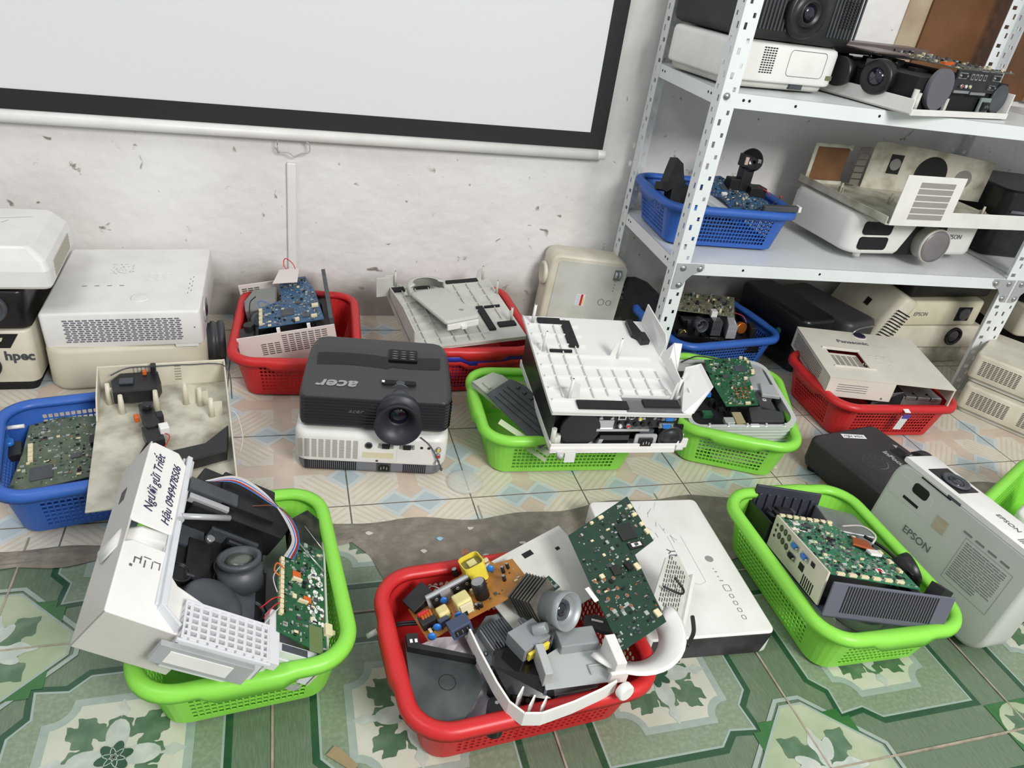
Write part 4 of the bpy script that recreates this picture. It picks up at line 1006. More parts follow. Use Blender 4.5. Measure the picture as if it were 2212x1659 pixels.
sets += [(WIREW, .0008, [(.164, .15, .008), (.150, .12, .006), (.158, .095, .004)]), (ORANGE, .0012, [(.166, .14, .008), (.152, .142, .012), (.150, .13, .008), (.160, .125, .006)]),
         (RED, .0009, [(.163, .085, .006), (.150, .078, .008), (.140, .070, -.01)]), (RED, .0009, [(.163, .078, .006), (.152, .066, .006), (.146, .054, -.01)]), (WIREW, .0009, [(.163, .07, .006), (.150, .05, .004), (.138, .03, 0)]), (mat('brown_wire', (110, 62, 40)), .0009, [(.11, .25, .004), (.15, .262, .012), (.18, .24, .012), (.178, .205, .008)])]
wires(t, sets)
m = MB(); m.box(.236, .046, .0, .248, .066, .008); m.box(.244, .05, .002, .254, .058, .006); m.build('clip', IVORY, t, bevel=.001)

t = frame('projector_cover', 'large white projector cover with handwriting, leaning out of the front left green basket', 'projector cover', (-.207, .690, .264), (.593, .690, -.336), (-.212, .985, .298))
CV = mat('cover_grey_white', (196, 193, 186), .42, dirt=.15, scale=12)
m = MB()
m.box(0, 0, -.078, .003, .312, 0)                               # long side wall
m.box(0, 0, -.078, .125, .003, 0); m.box(.125, 0, -.058, .21, .003, -.0)                            # near wall
m.build('side_wall', CV, t, bevel=.006, seg=3)
m = MB(); m.prism([(0, .150), (.062, .150), (.062, .290), (.045, .312), (.006, .312), (0, .306)], -.003, .0005)
pl = m.build('top_panel', WHITE, t, bevel=.002)
m = MB(); m.prism([(.0, .0), (.215, .0), (.215, .042), (.150, .050), (.082, .072), (.064, .092), (.064, .118), (.012, .118), (0, .110)], -.003, .0005); m.build('front_strip', WHITE, t, bevel=.002)
m = MB(); m.box(.060, .090, -.004, .072, .312, -.001); m.box(.055, .06, -.045, .058, .312, -.003); m.build('inner_flange', CV, t, bevel=.001)
m = MB(); m.smooth = False
rows = []
for k in range(9):
    s_ = k / 8; bul = math.sin(math.pi * min(1, s_ * 1.1)) * .012
    rows.append([(.055, .150 - .034 * s_, -.001 - .006 * (s_ > .5)), (.020, .150 - .034 * s_, -.004 - .004 * s_), (-.001 - bul * .2, .148 - .036 * s_, -.020 + .004 * s_), (-.004 - bul * .5, .136 - .030 * s_, -.050)])
m.smooth = True
m.add([p for r_ in rows for p in r_], [(4 * k + a, 4 * k + a + 1, 4 * k + a + 5, 4 * k + a + 4) for k in range(8) for a in range(3)]); m.build('hand_recess', WHITE, t, solid=.002)
m = MB(); m.box(-.0008, .222, -.055, .001, .246, -.042); m.M = Matrix.Identity(4); m.build('slot', mat('slot_brown_grey', (84, 78, 74), .6), t)
text('Người gửi Triết', .019, (.020, .232, .0012), (0, 0, 90), INK, pl, 'handwriting', shear=.35, sx=.92)
text('Hậu 0949478506', .017, (.047, .222, .0012), (0, 0, 90), INK, pl, 'handwriting', shear=.4, sx=1.0)
m = MB()
for (x, y, w, h) in ((.018, .090, .010, .002), (.018, .082, .002, .010), (.026, .084, .002, .012), (.030, .096, .010, .0015), (.032, .080, .002, .012), (.042, .082, .0015, .012), (.044, .094, .008, .0015), (.052, .084, .0015, .012), (.014, .075, .004, .004)): m.box(x, y, .0006, x + w, y + h, .0009)
m.build('printed_marks', TEXTG, t)
m = MB(); m.box(.15, -.001, -.05, .20, .002, -.03); m.build('slit', DARK, t)
m = MB(); m.box(.110, .010, .0, .120, .014, .006); m.box(.185, .02, .0, .195, .026, .008); m.build('clip', CV, t, bevel=.001)

# ================================================================== left blue basket
t = thing('projector_cover', 'cream projector cover with its inside facing up, lying across the left blue basket', 'projector cover', (-.2140, 1.232, .130), (0, 0, 6), tilt=(1, 0))
m = MB(); m.box(-.115, -.19, -.003, .118, .172, 0); m.build('panel', DIRTY, t, bevel=.001)
m = MB()
wallbox(m, -.115, .04, .118, .176, -.003, .052, .003, 'n'); m.add([(.115, -.19, 0), (.118, -.19, 0), (.118, .176, 0), (.115, .176, 0), (.115, -.19, .02), (.118, -.19, .02), (.118, .176, .052), (.115, .176, .052)], [(0, 1, 2, 3), (4, 7, 6, 5), (0, 4, 5, 1), (1, 5, 6, 2), (0, 3, 7, 4)])
m.add([(-.115, .06, 0), (-.112, .06, 0), (-.112, .176, 0), (-.115, .176, 0), (-.115, .10, .03), (-.112, .10, .03), (-.112, .176, .052), (-.115, .176, .052)], [(0, 3, 2, 1), (4, 5, 6, 7), (0, 4, 7, 3), (1, 2, 6, 5), (0, 1, 5, 4)])
m.build('side_wall', CREAM, t, bevel=.002)
m = MB(); slots(m, (-.052, .1724, .026), (1, 0, 0), (0, 0, 1), 4, 1, .0015, .022, .007, .01); slots(m, (.022, .1724, .012), (1, 0, 0), (0, 0, 1), 1, 6, .012, .0018, .01, .0062)
m.build('vent_slots', mat('groove_grey', (140, 138, 126), .6), t)
for (x, y, h, w) in ((-.095, .12, .045, .02), (-.072, .085, .040, .0), (-.012, .085, .045, .0), (.040, .10, .05, .02), (.066, .09, .04, .015), (.085, .05, .04, .02)):
    m = MB(); m.cyl((x, y, 0), (x, y, h), .0065, .004, seg=10)
    if w: m.box(x, y - .001, 0, x + w, y + .001, h * .8)
    m.build('screw_post', CREAM, t)
m = MB(); m.prism([(-.085, .098), (-.010, .098), (-.002, .125), (-.008, .165), (-.075, .165), (-.090, .14)], .012, .040); m.m = 1; m.box(-.075, .12, .040, -.05, .138, .046); m.m = 0; m.box(-.020, .150, .03, -.010, .165, .06); m.m = 2; m.box(-.035, .15, .04, -.027, .158, .05)
m.build('speaker_assembly', [BLACK, DGREY, ORANGE], t, bevel=.002)
m = MB().at((-.02, .02, .012), (0, 0, 12)); m.box(-.012, -.03, -.008, .012, .05, .018); m.box(-.020, -.07, -.008, .010, -.02, .014); m.cyl((0, .03, .018), (0, .03, .028), .009, seg=14); m.box(.01, -.005, 0, .022, .012, .02); m.m = 1; m.box(-.025, .015, 0, -.016, .028, .012); m.m = 2; m.box(.006, -.055, .012, .022, -.036, .026)
m.build('black_bracket', [BLACK, ORANGE, WHITE], t, bevel=.0015)
m = MB().at((0, 0, 0), (0, 0, 0)); m.add([(.000, -.13, .004), (.105, -.10, .004), (.112, -.02, .004), (.070, -.07, .004), (.004, -.085, .004), (.000, -.13, .026), (.105, -.10, .026), (.112, -.02, .026), (.070, -.07, .026), (.004, -.085, .026)], [(0, 4, 3, 2, 1), (5, 6, 7, 8, 9), (0, 1, 6, 5), (1, 2, 7, 6), (2, 3, 8, 7), (3, 4, 9, 8), (4, 0, 5, 9)]); m.build('black_baffle', BLACK, t, bevel=.002)
wires(t, [(DGREY, .0012, [(-.09, .15, .045), (-.06, .166, .05), (-.01, .160, .054), (.05, .165, .05), (.118, .150, .050), (.124, .06, .03)]), (BLACK, .002, [(-.018, -.03, .02), (-.03, -.06, .02), (-.045, -.085, .006), (-.055, -.09, .004)]), (RED, .001, [(.004, -.03, .026), (.012, -.045, .028), (.002, -.07, .022)]), (WIREW, .0012, [(.118, .02, .03), (.130, .015, .02), (.136, -.03, .0), (.128, -.05, -.02)])])
t = thing('circuit_board', 'grimy green circuit board lying in the left blue basket', 'circuit board', (-.392, 1.262, .080), (0, 0, 12), tilt=(3, -3))
board(t, [(-.088, -.09), (.060, -.085), (.075, .09), (.0, .11), (-.055, .10), (-.065, .02)], base=mat('grimy_green_board', (74, 90, 70), .55, dirt=.7, dcol=(112, 116, 98), scale=40), seed=11, n=240, name='board', big=[(-.035, -.05, .036, .036, .002), (.02, -.02, .016, .012, .003)], conn=[(-.052, .03 - .013 * k, .008, .011, .006) for k in range(4)])
wires(t, [(RED, .0016, [(-.11, .06, .02), (-.12, .05, .03), (-.118, .03, .03), (-.10, .03, .02), (-.09, .045, .01)]), (DGREY, .0014, [(-.13, .14, .03), (-.12, .12, .034), (-.105, .10, .02)])])
m = MB(); m.cyl((-.085, .045, 0), (-.085, .045, .014), .008, seg=14); m.build('capacitor', BLUEC, t)
m = MB(); m.cyl((-.09, .085, .014), (-.06, .082, .014), .004, seg=10); m.build('tube', WHITE, t)
m = MB(); m.prism([(.045, .02), (.082, .03), (.090, -.01), (.078, -.03), (.07, .0), (.045, -.005)], 0, .012); m.build('rubber_clip', BLACK, t, bevel=.002)
m = MB(); m.box(-.105, .01, -.01, -.066, .05, .006); m.build('black_block', BLACK, t, bevel=.002)

# ================================================================== back left red basket
t = thing('opened_projector', 'opened projector with a blue board and slatted end, in the back left red basket', 'projector', (.020, 1.758, .066), (0, 0, .8), tilt=(3, -10))
wv, dv, hv = .226, .270, .085
m = MB(); wallbox(m, -wv / 2, -dv / 2, wv / 2, dv / 2, 0, hv, .003, 's'); m.box(-wv / 2, dv / 2 - .003, 0, 0, dv / 2, hv); m.box(-wv / 2, -dv / 2, -.002, wv / 2, dv / 2, 0); s_ = m.build('casing', mat('pinkish_white_plastic', (216, 206, 200), .45), t, bevel=.001)
m = MB(); slots(m, (-.012, -dv / 2 - .0003, .030), (1, 0, 0), (0, 0, 1), 7, 9, .012, .0022, .0155, .0056); m.build('vent_slots', mat('slot_brown_grey', (84, 78, 74)), s_); m = MB(); slots(m, (-.062, -dv / 2 - .0003, .030), (1, 0, 0), (0, 0, 1), 3, 6, .012, .0022, .0155, .0056); m.build('vent_slots', mat('slot_brown_grey', (84, 78, 74)), s_); m = MB(); slots(m, (-.105, dv / 2 + .0003 - .006, .05), (1, 0, 0), (0, 0, 1), 3, 5, .012, .0022, .0155, .0056)
m.build('vent_slots', mat('slot_brown_grey', (84, 78, 74)), s_)
m = MB(); m.box(-.02, -dv / 2 + .004, hv - .002, -.012, -dv / 2 + .012, hv + .008); m.box(.05, -dv / 2 + .004, hv - .002, .058, -dv / 2 + .012, hv + .008); m.build('clip', WHITE, t)
m = MB(); m.prism([(-.095, .00), (-.02, -.01), (-.015, .105), (-.075, .105), (-.098, .05)], .0, .082); m.build('metal_housing', mat('grey_cast', (132, 136, 134), .4, metal=.3, dirt=.2), t, bevel=.004)
m = MB(); m.lathe([(.022, 0), (.022, .02), (.018, .024), (.01, .02)], (-.062, -.035, .060), (.1, -.5, .8), 24); m.m = 1; m.cyl((-.085, -.075, .03), (-.085, -.075, .085), .013, seg=16); m.box(-.110, -.115, .02, -.075, -.075, .075); m.build('black_optics', [DGREY, BLACK], t, bevel=.001)
guts(t, (-.105, -.128, 0, .105, .128, .070), 31, 26)
m = MB(); m.box(wv / 2 - .010, -dv / 2 + .01, .0, wv / 2, dv / 2, .098); m.build('black_side_frame', DGREY, t, bevel=.001)
b_ = board(t, [(-.060, -.118), (.092, -.118), (.080, .02), (.060, .115), (-.008, .115), (-.004, .005), (-.055, -.02)], base=PCBB, seed=8, n=320, name='circuit_board', big=[(.008, -.062, .030, .030, .002), (.035, -.02, .014, .012, .002), (.05, -.09, .018, .014, .002)], conn=[(-.054, -.04 - .02 * k, .008, .011, .007, IVORY) for k in range(4)] + [(.075, -.05, .016, .012, .006), (.03, -.105, .010, .010, .006), (.07, -.1, .014, .008, .006)])
b_.location = (0, 0, .094)
wires(t, [(BLUEC, .001, [(-.03, .0, .086), (-.05, .01, .096), (-.06, -.005, .100), (-.054, -.03, .098)]), (BLACK, .0014, [(-.085, -.03, .07), (-.080, .01, .095), (-.065, .03, .100)]), (RED, .0012, [(.03, .125, .10), (.012, .135, .12), (.018, .14, .14), (.035, .132, .125), (.04, .12, .10)])])
t2 = thing('paper_note', 'blank paper slip lying on the opened projector in the back left red basket', 'paper', (.010, 1.850, .183), (0, 0, -4), tilt=(6, -10))
m = MB(); m.prism([(-.030, -.035), (.032, -.040), (.034, .034), (-.016, .034)], 0, .0005); m.build('sheet', mat('pinkish_paper', (214, 204, 200), .8), t2)

# ================================================================== nested stack: grey lid and long cover
def skipA(ax, k):
    if ax == 0: return [(0, 1)] if k < 6 else [(0.25, 1)]
    return [(0, 1)] if k > 3 else [(0, .72)]
t = ribbed_lid('projector_cover', 'grey-white ribbed projector cover lying on the nested baskets by the wall', (.4251, 1.6934, .166), (0, 0, 5.5), (3.9, -4.0), .290, .322, grid=(8, 9), mt=GREYW, skip=skipA,
    posts=[(-.118, .15, .045, 0), (.128, .148, .040, -.02), (.140, .062, .040, 0), (.130, -.080, .040, -.008)],
    foams=[(.020, .128, .110, .148), (-.135, .115, -.10, .135), (-.075, .12, -.03, .14), (.060, -.115, .078, .0), (.082, -.008, .125, -.002), (.090, -.105, .136, -.085)])
m = MB(); m.add([(-.145, -.16, -.03), (-.142, -.16, -.03), (-.142, .16, -.02), (-.145, .16, -.02), (-.145, -.16, .052), (-.142, -.16, .052), (-.142, -.05, .052), (-.145, -.05, .052), (-.142, .16, .016), (-.145, .16, .016)], [(0, 3, 9, 7, 4), (1, 5, 6, 8, 2), (4, 7, 6, 5), (7, 9, 8, 6), (0, 4, 5, 1)])
m.box(-.180, .10, .0, -.145, .103, .055); m.box(-.145, .155, .0, -.120, .158, .030); m.build('side_wall', GREYW, t, bevel=.001)
t = thing('projector_part', 'long smooth grey casing piece with a rounded hood lying on the ribbed grey lid', 'projector part', (.383, 1.680, .192), (0, 0, 16), tilt=(-4, -3))
m = MB(); m.prism(rrect(-.048, -.128, .048, .075, .010, 4), 0, .010); m.m = 0
m.build('plate', mat('smooth_grey_plastic', (190, 190, 182), .42), t, bevel=.004)
m = MB(); rows = []
for k in range(13):
    a = R(-12 + 204 * k / 12); rows.append([(.050 * math.cos(a), .078 + .050 * math.sin(a), 0), (.050 * math.cos(a), .078 + .050 * math.sin(a), .026), (.034 * math.cos(a), .078 + .034 * math.sin(a), .030)])
m.smooth = True; m.add([p for r_ in rows for p in r_], [(3 * k + a, 3 * k + 3 + a, 3 * k + 4 + a, 3 * k + 1 + a) for k in range(12) for a in range(2)]); m.build('hood', mat('smooth_grey_plastic', (190, 190, 182)), t, solid=.002)
m = MB(); m.cyl((.020, -.080, .0098), (.020, -.080, .0105), .006, seg=18); m.build('recessed_dot', mat('dot_grey', (140, 138, 132), .6), t)
m = MB(); m.box(-.044, -.134, -.012, .04, -.128, .002); m.box(-.01, -.142, -.012, .004, -.132, -.004); m.build('clip_edge', WHITE, t, bevel=.001)

# ================================================================== middle green basket: open projector and ribbed lid
t = thing('opened_projector', 'opened projector with exposed sockets and a round black disc, resting on the middle green basket', 'projector', (.664, 1.262, .146), (0, 0, -5.2), tilt=(1, -1))
wv, dv = .288, .330
m = MB(); m.box(-wv / 2, -dv / 2, 0, wv / 2, dv / 2, .004); m.box(-wv / 2, -dv / 2 - .004, -.002, wv / 2 - .02, -dv / 2 + .004, .010); wallbox(m, -wv / 2, -dv / 2, wv / 2, dv / 2, 0, .018, .003, 'ws'); m.box(wv / 2 - .006, -dv / 2 + .01, 0, wv / 2 + .012, -dv / 2 + .016, .022); m.add([(wv / 2 - .02, -dv / 2, 0), (wv / 2, -dv / 2 + .02, 0), (wv / 2 + .003, -dv / 2 + .018, 0), (wv / 2 - .018, -dv / 2 - .003, 0), (wv / 2 - .02, -dv / 2, .016), (wv / 2, -dv / 2 + .02, .03), (wv / 2 + .003, -dv / 2 + .018, .03), (wv / 2 - .018, -dv / 2 - .003, .016)], [(0, 1, 2, 3), (7, 6, 5, 4), (0, 4, 5, 1), (3, 2, 6, 7)])
m.build('bottom_case', WHITE, t, bevel=.001)
for (x, h) in ((-.137, .048), (-.126, .034), (-.131, .03)):
    m = MB(); m.cyl((x, -dv / 2 + .012, .002), (x, -dv / 2 + .012, h), .0055, seg=12); m.build('screw_post', GREYW, t)
m = MB(); m.box(-.140, -.13, .006, .135, .15, .086); m.build('inner_block', DARK, t)
m = MB(); m.box(-.143, -.150, .004, -.139, .150, .094); m.build('black_side_panel', BLACK, t)
m = MB(); m.cyl((-.085, -.150, .050), (-.085, -.159, .050), .041, seg=44); m.build('round_disc', mat('matt_black_disc', (34, 34, 38), .55), t, bevel=.001)
bp_ = MB(); bp_.box(-.055, -.155, .052, .118, -.150, .090); bp_.m = 1; bp_.box(-.052, -.160, .046, .060, -.152, .052); bp_.box(-.054, -.158, .052, -.018, -.151, .072)
bp_.build('socket_plate', [BLACK, STEEL], t)
vga(t, (-.036, -.158, .080), s=.95); vga(t, (.054, -.158, .080), s=.95); vga(t, (.096, -.160, .079), blue=True, s=1.0); vga(t, (.093, -.162, .062), blue=True, s=1.0)
m = MB(); m.box(-.012, -.160, .074, .005, -.152, .088); m.m = 1; m.box(-.009, -.1604, .077, .002, -.1598, .086); m.build('network_socket', [STEEL, DARK], t)
jack(t, (.017, -.156, .081), (0, 0, 0), .0075, STEEL, BLACK, 'round_socket'); jack(t, (.034, -.157, .078), (0, 0, 0), .005, STEEL, YELLOW, 'phono_socket', .006)
for x, c in ((-.005, WHITE), (.012, RED)): jack(t, (x, -.158, .061), (0, 0, 0), .005, STEEL, c, 'phono_socket', .006)
for x in (.028, .044, .060): jack(t, (x, -.157, .061), (0, 0, 0), .004, BLACK, DARK, 'audio_socket', .003)
m = MB(); m.prism(rrect(.034, .004, .082, .038, .004, 3), 0, .004); m.v = [(v[0], -.160 + v[2], v[1]) for v in m.v]; m.build('inlet_frame', SILVER, t, bevel=.0006); inlet(t, (.058, -.163, .020), frame=BLACK)
m = MB(); m.box(.044, -.155, .036, .074, -.145, .046); m.build('bracket', DGREY, t)
L = MB(); L.lathe([(.028, -.004), (.028, .004), (.025, .007), (.022, .004), (.018, .003), (.016, .006), (.001, .0062)], (.112, -.155, .028), (0, -1, .05), 36); L.build('speaker', mat('speaker_rubber', (38, 38, 40), .35), t)
m = MB(); m.box(.085, -.152, .004, .138, -.146, .055); m.build('speaker_plate', BLACK, t)
m = MB(); m.add([(-.045, -.158, .004), (-.038, -.158, .004), (-.032, -.158, .024), (-.041, -.158, .024), (-.045, -.150, .004), (-.038, -.150, .004), (-.032, -.150, .024), (-.041, -.150, .024)], [(0, 1, 2, 3), (7, 6, 5, 4), (1, 5, 6, 2), (0, 3, 7, 4), (2, 6, 7, 3)]); m.build('metal_tab', SILVER, t)
m = MB(); m.box(-.040, -.157, .010, .022, -.151, .034); m.build('smoky_cover', mat('clear_black_film', (26, 26, 28), .1), t)
m = MB(); m.cyl((-.122, -.172, -.010), (-.122, -.172, .002), .007, seg=12); m.m = 1; m.box(-.112, -.173, -.022, -.090, -.171, .0); m.build('tag', [mat('clear_foot', (190, 192, 190), .3), PAPER], t)
def skipB(ax, k):
    if ax == 0:
        if k <= 3: return [(0.10, 1)]
        return [(.12, .45)] if k < 9 else [(.12, .34)]
    if k > 5: return [(0, .45)]
    if k == 1: return [(0, .50)]
    return [(0, .93)] if k > 1 else [(0, .6)]
t = ribbed_lid('projector_cover', 'clean white ribbed projector cover with foam pads, on top of the opened middle projector', (.6533, 1.2591, .2585), (0, 0, -5.1), (6.7, .2), .292, .340, grid=(9, 9), mt=mat('clean_white_plastic', (220, 219, 216), .35), skip=skipB,
    posts=[(-.128, .142, .048, 0), (-.124, .035, .050, -.006), (-.104, -.128, .052, .022), (.040, .020, .050, -.018), (.125, -.120, .055, -.01)],
    foams=[(-.115, .132, -.062, .158), (-.062, .050, -.040, .150), (-.110, .030, -.060, .036), (-.090, -.158, .015, -.135), (.050, -.150, .128, -.128)])
CW = MATS['clean_white_plastic']
m = MB()
def plate3(mb, pts, th):
    a, b, c = Vector(pts[0]), Vector(pts[1]), Vector(pts[2]); nn = (b - a).cross(c - a).normalized() * th; n = len(pts)
    mb.add([tuple(p) for p in pts] + [tuple(Vector(p) - nn) for p in pts], [tuple(range(n)), tuple(range(2 * n - 1, n - 1, -1))] + [((i + 1) % n, i, n + i, n + (i + 1) % n) for i in range(n)])
plate3(m, [(.146, .17, 0), (.146, .165, .052), (.150, .045, .050), (.156, .040, .030), (.146, .030, 0)], .003)
plate3(m, [(.146, .035, 0), (.160, .020, .046), (.178, .018, .046), (.172, -.010, .0), (.146, -.012, 0)], .003)
plate3(m, [(.146, -.01, 0), (.150, -.01, .028), (.150, -.085, .020), (.146, -.09, 0)], .003)
plate3(m, [(.125, -.168, 0), (.150, -.168, .004), (.188, -.140, .052), (.186, -.070, .058), (.160, -.060, .040), (.150, -.085, .0)], .003)
plate3(m, [(.130, -.105, .0), (.150, -.09, .0), (.152, -.088, .05), (.140, -.10, .054)], .0025)
m.build('side_wall', CW, t, bevel=.001)
m = MB(); m.box(.010, -.166, .0005, .145, -.118, .0015); m.m = 1; m.box(.010, -.1195, 0, .145, -.118, .008); m.build('shield_plate', [mat('grey_shield', (126, 128, 130), .3, metal=.6), CW], t)
m = MB(); m.prism([(.098, .158), (.112, .160), (.122, .110), (.130, .108), (.132, .075), (.110, .070), (.108, .09), (.096, .1)], 0, .012); m.build('rubber_stopper', BLACK, t, bevel=.001)
m = MB(); m.box(.150, -.125, .01, .158, -.112, .026); m.m = 1; m.box(.151, -.1255, .011, .154, -.118, .022); m.build('clip', [WHITE, BLUEC], t)

# loose pieces at the left of the middle basket
t = frame('projector_part', 'long pale grey-green casing piece with cut-outs leaning into the middle green basket', 'projector part', (.405, 1.375, .145), (.575, 1.120, .085), (.455, 1.435, .15))
m = MB(); m.prism([(0, 0), (.25, 0), (.25, .055), (.20, .075), (.02, .085), (0, .07)], -.003, 0); wallbox(m, 0, 0, .25, .07, -.012, 0, .003, 's'); m.build('plate', mat('grey_green_plastic', (164, 170, 156), .5, dirt=.3, dcol=(130, 134, 118)), t, bevel=.001)
m = MB(); m.box(.045, .02, 0, .050, .06, .006); m.box(.02, .015, 0, .04, .022, .005); m.box(.09, .05, 0, .15, .056, .007); m.box(.155, .03, 0, .162, .07, .009); m.box(.07, .02, 0, .12, .023, .006); m.build('ribs', MATS['grey_green_plastic'], t)
t = frame('projector_part', 'dark grey slatted casing piece standing in the middle green basket', 'projector part', (.448, 1.330, .162), (.585, 1.135, .108), (.478, 1.36, .185))
m = MB(); m.prism([(0, -.03), (.175, -.045), (.19, .03), (.05, .045), (.01, .035)], -.004, 0); m.build('plate', mat('dark_slate_plastic', (50, 56, 58), .4, dirt=.25, dcol=(86, 92, 92)), t, bevel=.0015)
m = MB()
for k in range(7): m.box(.035 + .02 * k, .026, 0, .042 + .02 * k, .034, .004)
for k in range(4): m.box(.02, -.022 + .012 * k, 0, .17, -.020 + .012 * k, .004)
m.build('ribs', MATS['dark_slate_plastic'], t)
t = frame('projector_part', 'thin pale green-white strip slanting down inside the middle green basket', 'projector part', (.44, 1.255, .112), (.555, 1.145, .075), (.45, 1.265, .125))
m = MB(); m.box(0, 0, -.002, .13, .012, 0); m.box(.05, -.012, -.010, .13, -.003, -.008); m.build('strip', mat('pale_lime_plastic', (190, 206, 164), .4), t)
# ================================================================== front red basket
t = thing('circuit_board', 'brown power supply board with a yellow transformer, on top in the front red basket', 'circuit board', (.2704, .7834, .128), (0, 0, 11.8), tilt=(-14, -17))
b_ = board(t, [(-.092, -.055), (.085, -.058), (.088, .02), (.060, .030), (.052, .062), (.028, .062), (.01, .045), (-.05, .040), (-.094, .03)], base=PCBN, seed=41, n=70, name='board', tall=.008)
def can(x, y, r, h, mt, top=STEEL, par=None, name='capacitor'):
    m = MB(); m.lathe([(r, 0), (r, h * .96), (r * .92, h)], (x, y, 0), (0, 0, 1), 20); m.m = 1; m.cyl((x, y, h), (x, y, h + .0004), r * .85, seg=18)
    return m.build(name, [mt, top], par or t)
def blk(x0, y0, x1, y1, h, mt, name, par=None, z0=0, bev=.001):
    m = MB(); m.box(x0, y0, z0, x1, y1, h); return m.build(name, mt, par or t, bevel=bev)
m = MB(); m.prism(rrect(.005, .004, .040, .040, .008, 3), .0, .034, cap=False); m.build('transformer_tape', YELLOW, t, solid=.0015)
m = MB(); m.prism(rrect(.007, .006, .038, .038, .007, 3), 0, .026); m.m = 1; m.box(.016, .014, .026, .030, .030, .030); m.m = 2; m.box(.012, .010, .026, .033, .014, .028); m.build('transformer', [mat('olive_core', (120, 116, 56), .5), PYEL, DARK], t, bevel=.001)
blk(-.033, -.042, -.008, -.016, .022, PYEL, 'transformer', bev=.003); blk(-.030, -.046, -.011, -.042, .018, IVORY, 'transformer_core')
blk(-.062, -.036, -.044, -.016, .016, PYEL, 'coil', bev=.003)
m = MB()
for k in range(4): m.cyl((-.083 + .0045 * k, -.030, .006), (-.083 + .0045 * k, -.012, .014), .003, seg=8)
m.m = 1; m.box(-.090, -.034, 0, -.066, -.010, .012); m.m = 2; m.box(-.088, -.016, .012, -.072, -.011, .018); m.build('choke', [COPPER, BLACK, RED], t, bevel=.0008)
m = MB(); m.box(-.066, .004, 0, .006, .008, .026); m.box(-.066, .0005, .022, .006, .008, .026); m.build('heat_sink', mat('bright_aluminium', (200, 202, 206), .3, metal=.5), t, bevel=.0006)
for x in (-.052, -.016, .000):
    m = MB(); m.box(x - .008, -.002, .004, x + .008, .003, .022); m.m = 1; m.cyl((x, -.0022, .017), (x, -.003, .017), .003, seg=10); m.build('transistor', [BLACK, STEEL], t, bevel=.0004)
can(.012, -.026, .0115, .030, BLACK)
for (x, y, r, h) in ((-.002, .048, .0045, .014), (.014, .055, .0045, .014), (.062, .000, .003, .012), (.055, -.018, .003, .010), (-.005, -.044, .003, .008), (.001, -.046, .003, .008), (.072, .004, .0028, .010)): can(x, y, r, h, BLACK)
for (x, y) in ((-.072, -.050), (-.036, -.050), (-.042, -.004), (.046, .012), (-.085, -.062)):
    m = MB(); m.lathe([(.001, -.002), (.006, -.0015), (.0065, 0), (.006, .0015), (.001, .002)], (x, y, .010), (.4, 1, 0), 16); m.build('disc_capacitor', BLUEC, t)
blk(-.066, -.047, -.050, -.038, .012, mat('slate_block', (60, 72, 96), .4), 'filter')
m = MB(); m.box(-.060, -.082, 0, -.028, -.058, .018); m.m = 1; m.box(-.056, -.0825, .003, -.032, -.080, .015); m.m = 2
for x in (-.052, -.044, -.036): m.box(x - .001, -.084, .006, x + .001, -.081, .012)
m.build('power_inlet', [mat('slate_block', (60, 72, 96)), DARK, STEEL], t, bevel=.001)
m = MB()
for k in range(4): m.cyl((.020 + .003 * k, .050, 0), (.020 + .003 * k, .054, .036), .0006, seg=5)
m.build('wire_leads', COPPER, t)
m = MB().at((-.07, .030, -.004), (10, -15, 10)); m.box(-.02, -.014, -.012, .022, .02, .018); m.build('black_box', BLACK, t, bevel=.001)
wires(t, [(BLACK, .0022, [(-.09, .0, -.01), (-.115, .012, -.006), (-.14, .020, -.004), (-.150, .022, -.004)]), (BLACK, .0022, [(-.09, .006, -.01), (-.115, .018, -.006), (-.14, .024, -.004), (-.150, .024, -.004)]), (STEEL, .0012, [(-.055, .035, .01), (-.045, .045, .006), (-.035, .035, 0), (-.03, .02, -.005)])])
m = MB(); m.cyl((-.149, .023, -.004), (-.166, .026, -.006), .005, .004, seg=10); m.build('plug', WHITE, t)

t = thing('lens_assembly', 'silver zoom lens with black cooling fins sitting on top in the front red basket', 'lens', (.388, .688, .172), (0, 0, 0))
ax = Vector((.45, -.72, .42)).normalized(); side = ax.orthogonal().normalized()
m = MB(); m.lathe([(.021, -.050), (.021, -.034), (.023, -.033), (.023, -.014), (.027, -.012), (.027, -.004), (.0285, -.002), (.0290, .010), (.0275, .0105), (.0225, .002), (.015, -.006), (.012, -.006)], (.0, 0, 0), ax, 44)
lo = m.build('lens_barrel', mat('matt_grey_metal', (146, 150, 152), .4, metal=.3), t)
m = MB(); m.lathe([(.0155, -.004), (.0155, -.001), (.0125, -.001), (.0125, -.006), (.009, -.008)], (0, 0, 0), ax, 36); m.build('inner_ring', DGREY, lo)
m = MB(); m.smooth = True; m.lathe([(.012, -.006), (.009, -.0025), (.004, -.001), (.0008, -.0008)], (0, 0, 0), ax, 28); m.build('glass', GLASS, lo)
q = ax.to_track_quat('Z', 'Y').to_matrix().to_4x4()
m = MB()
for k in range(8): m.M = Matrix.Translation(ax * (-.032 - k * .0062)) @ q @ Matrix.Rotation(R(18), 4, 'Z'); m.box(-.026, -.006, -.0012, .024, .034, .0012)
m.M = Matrix.Translation(ax * -.056) @ q; m.box(-.018, -.024, -.028, .018, .020, .024)
m.build('cooling_fins', mat('dusty_fins', (62, 62, 58), .6, dirt=.5, dcol=(120, 112, 96)), t, bevel=.0005)
m = MB(); m.M = Matrix.Translation((.018, -.030, -.040)); m.box(-.030, -.012, -.03, .03, .02, .012); m.m = 1; m.box(-.036, -.02, -.045, .036, .02, -.028); m.build('mount', [MATS['matt_grey_metal'], BLACK], t, bevel=.002)
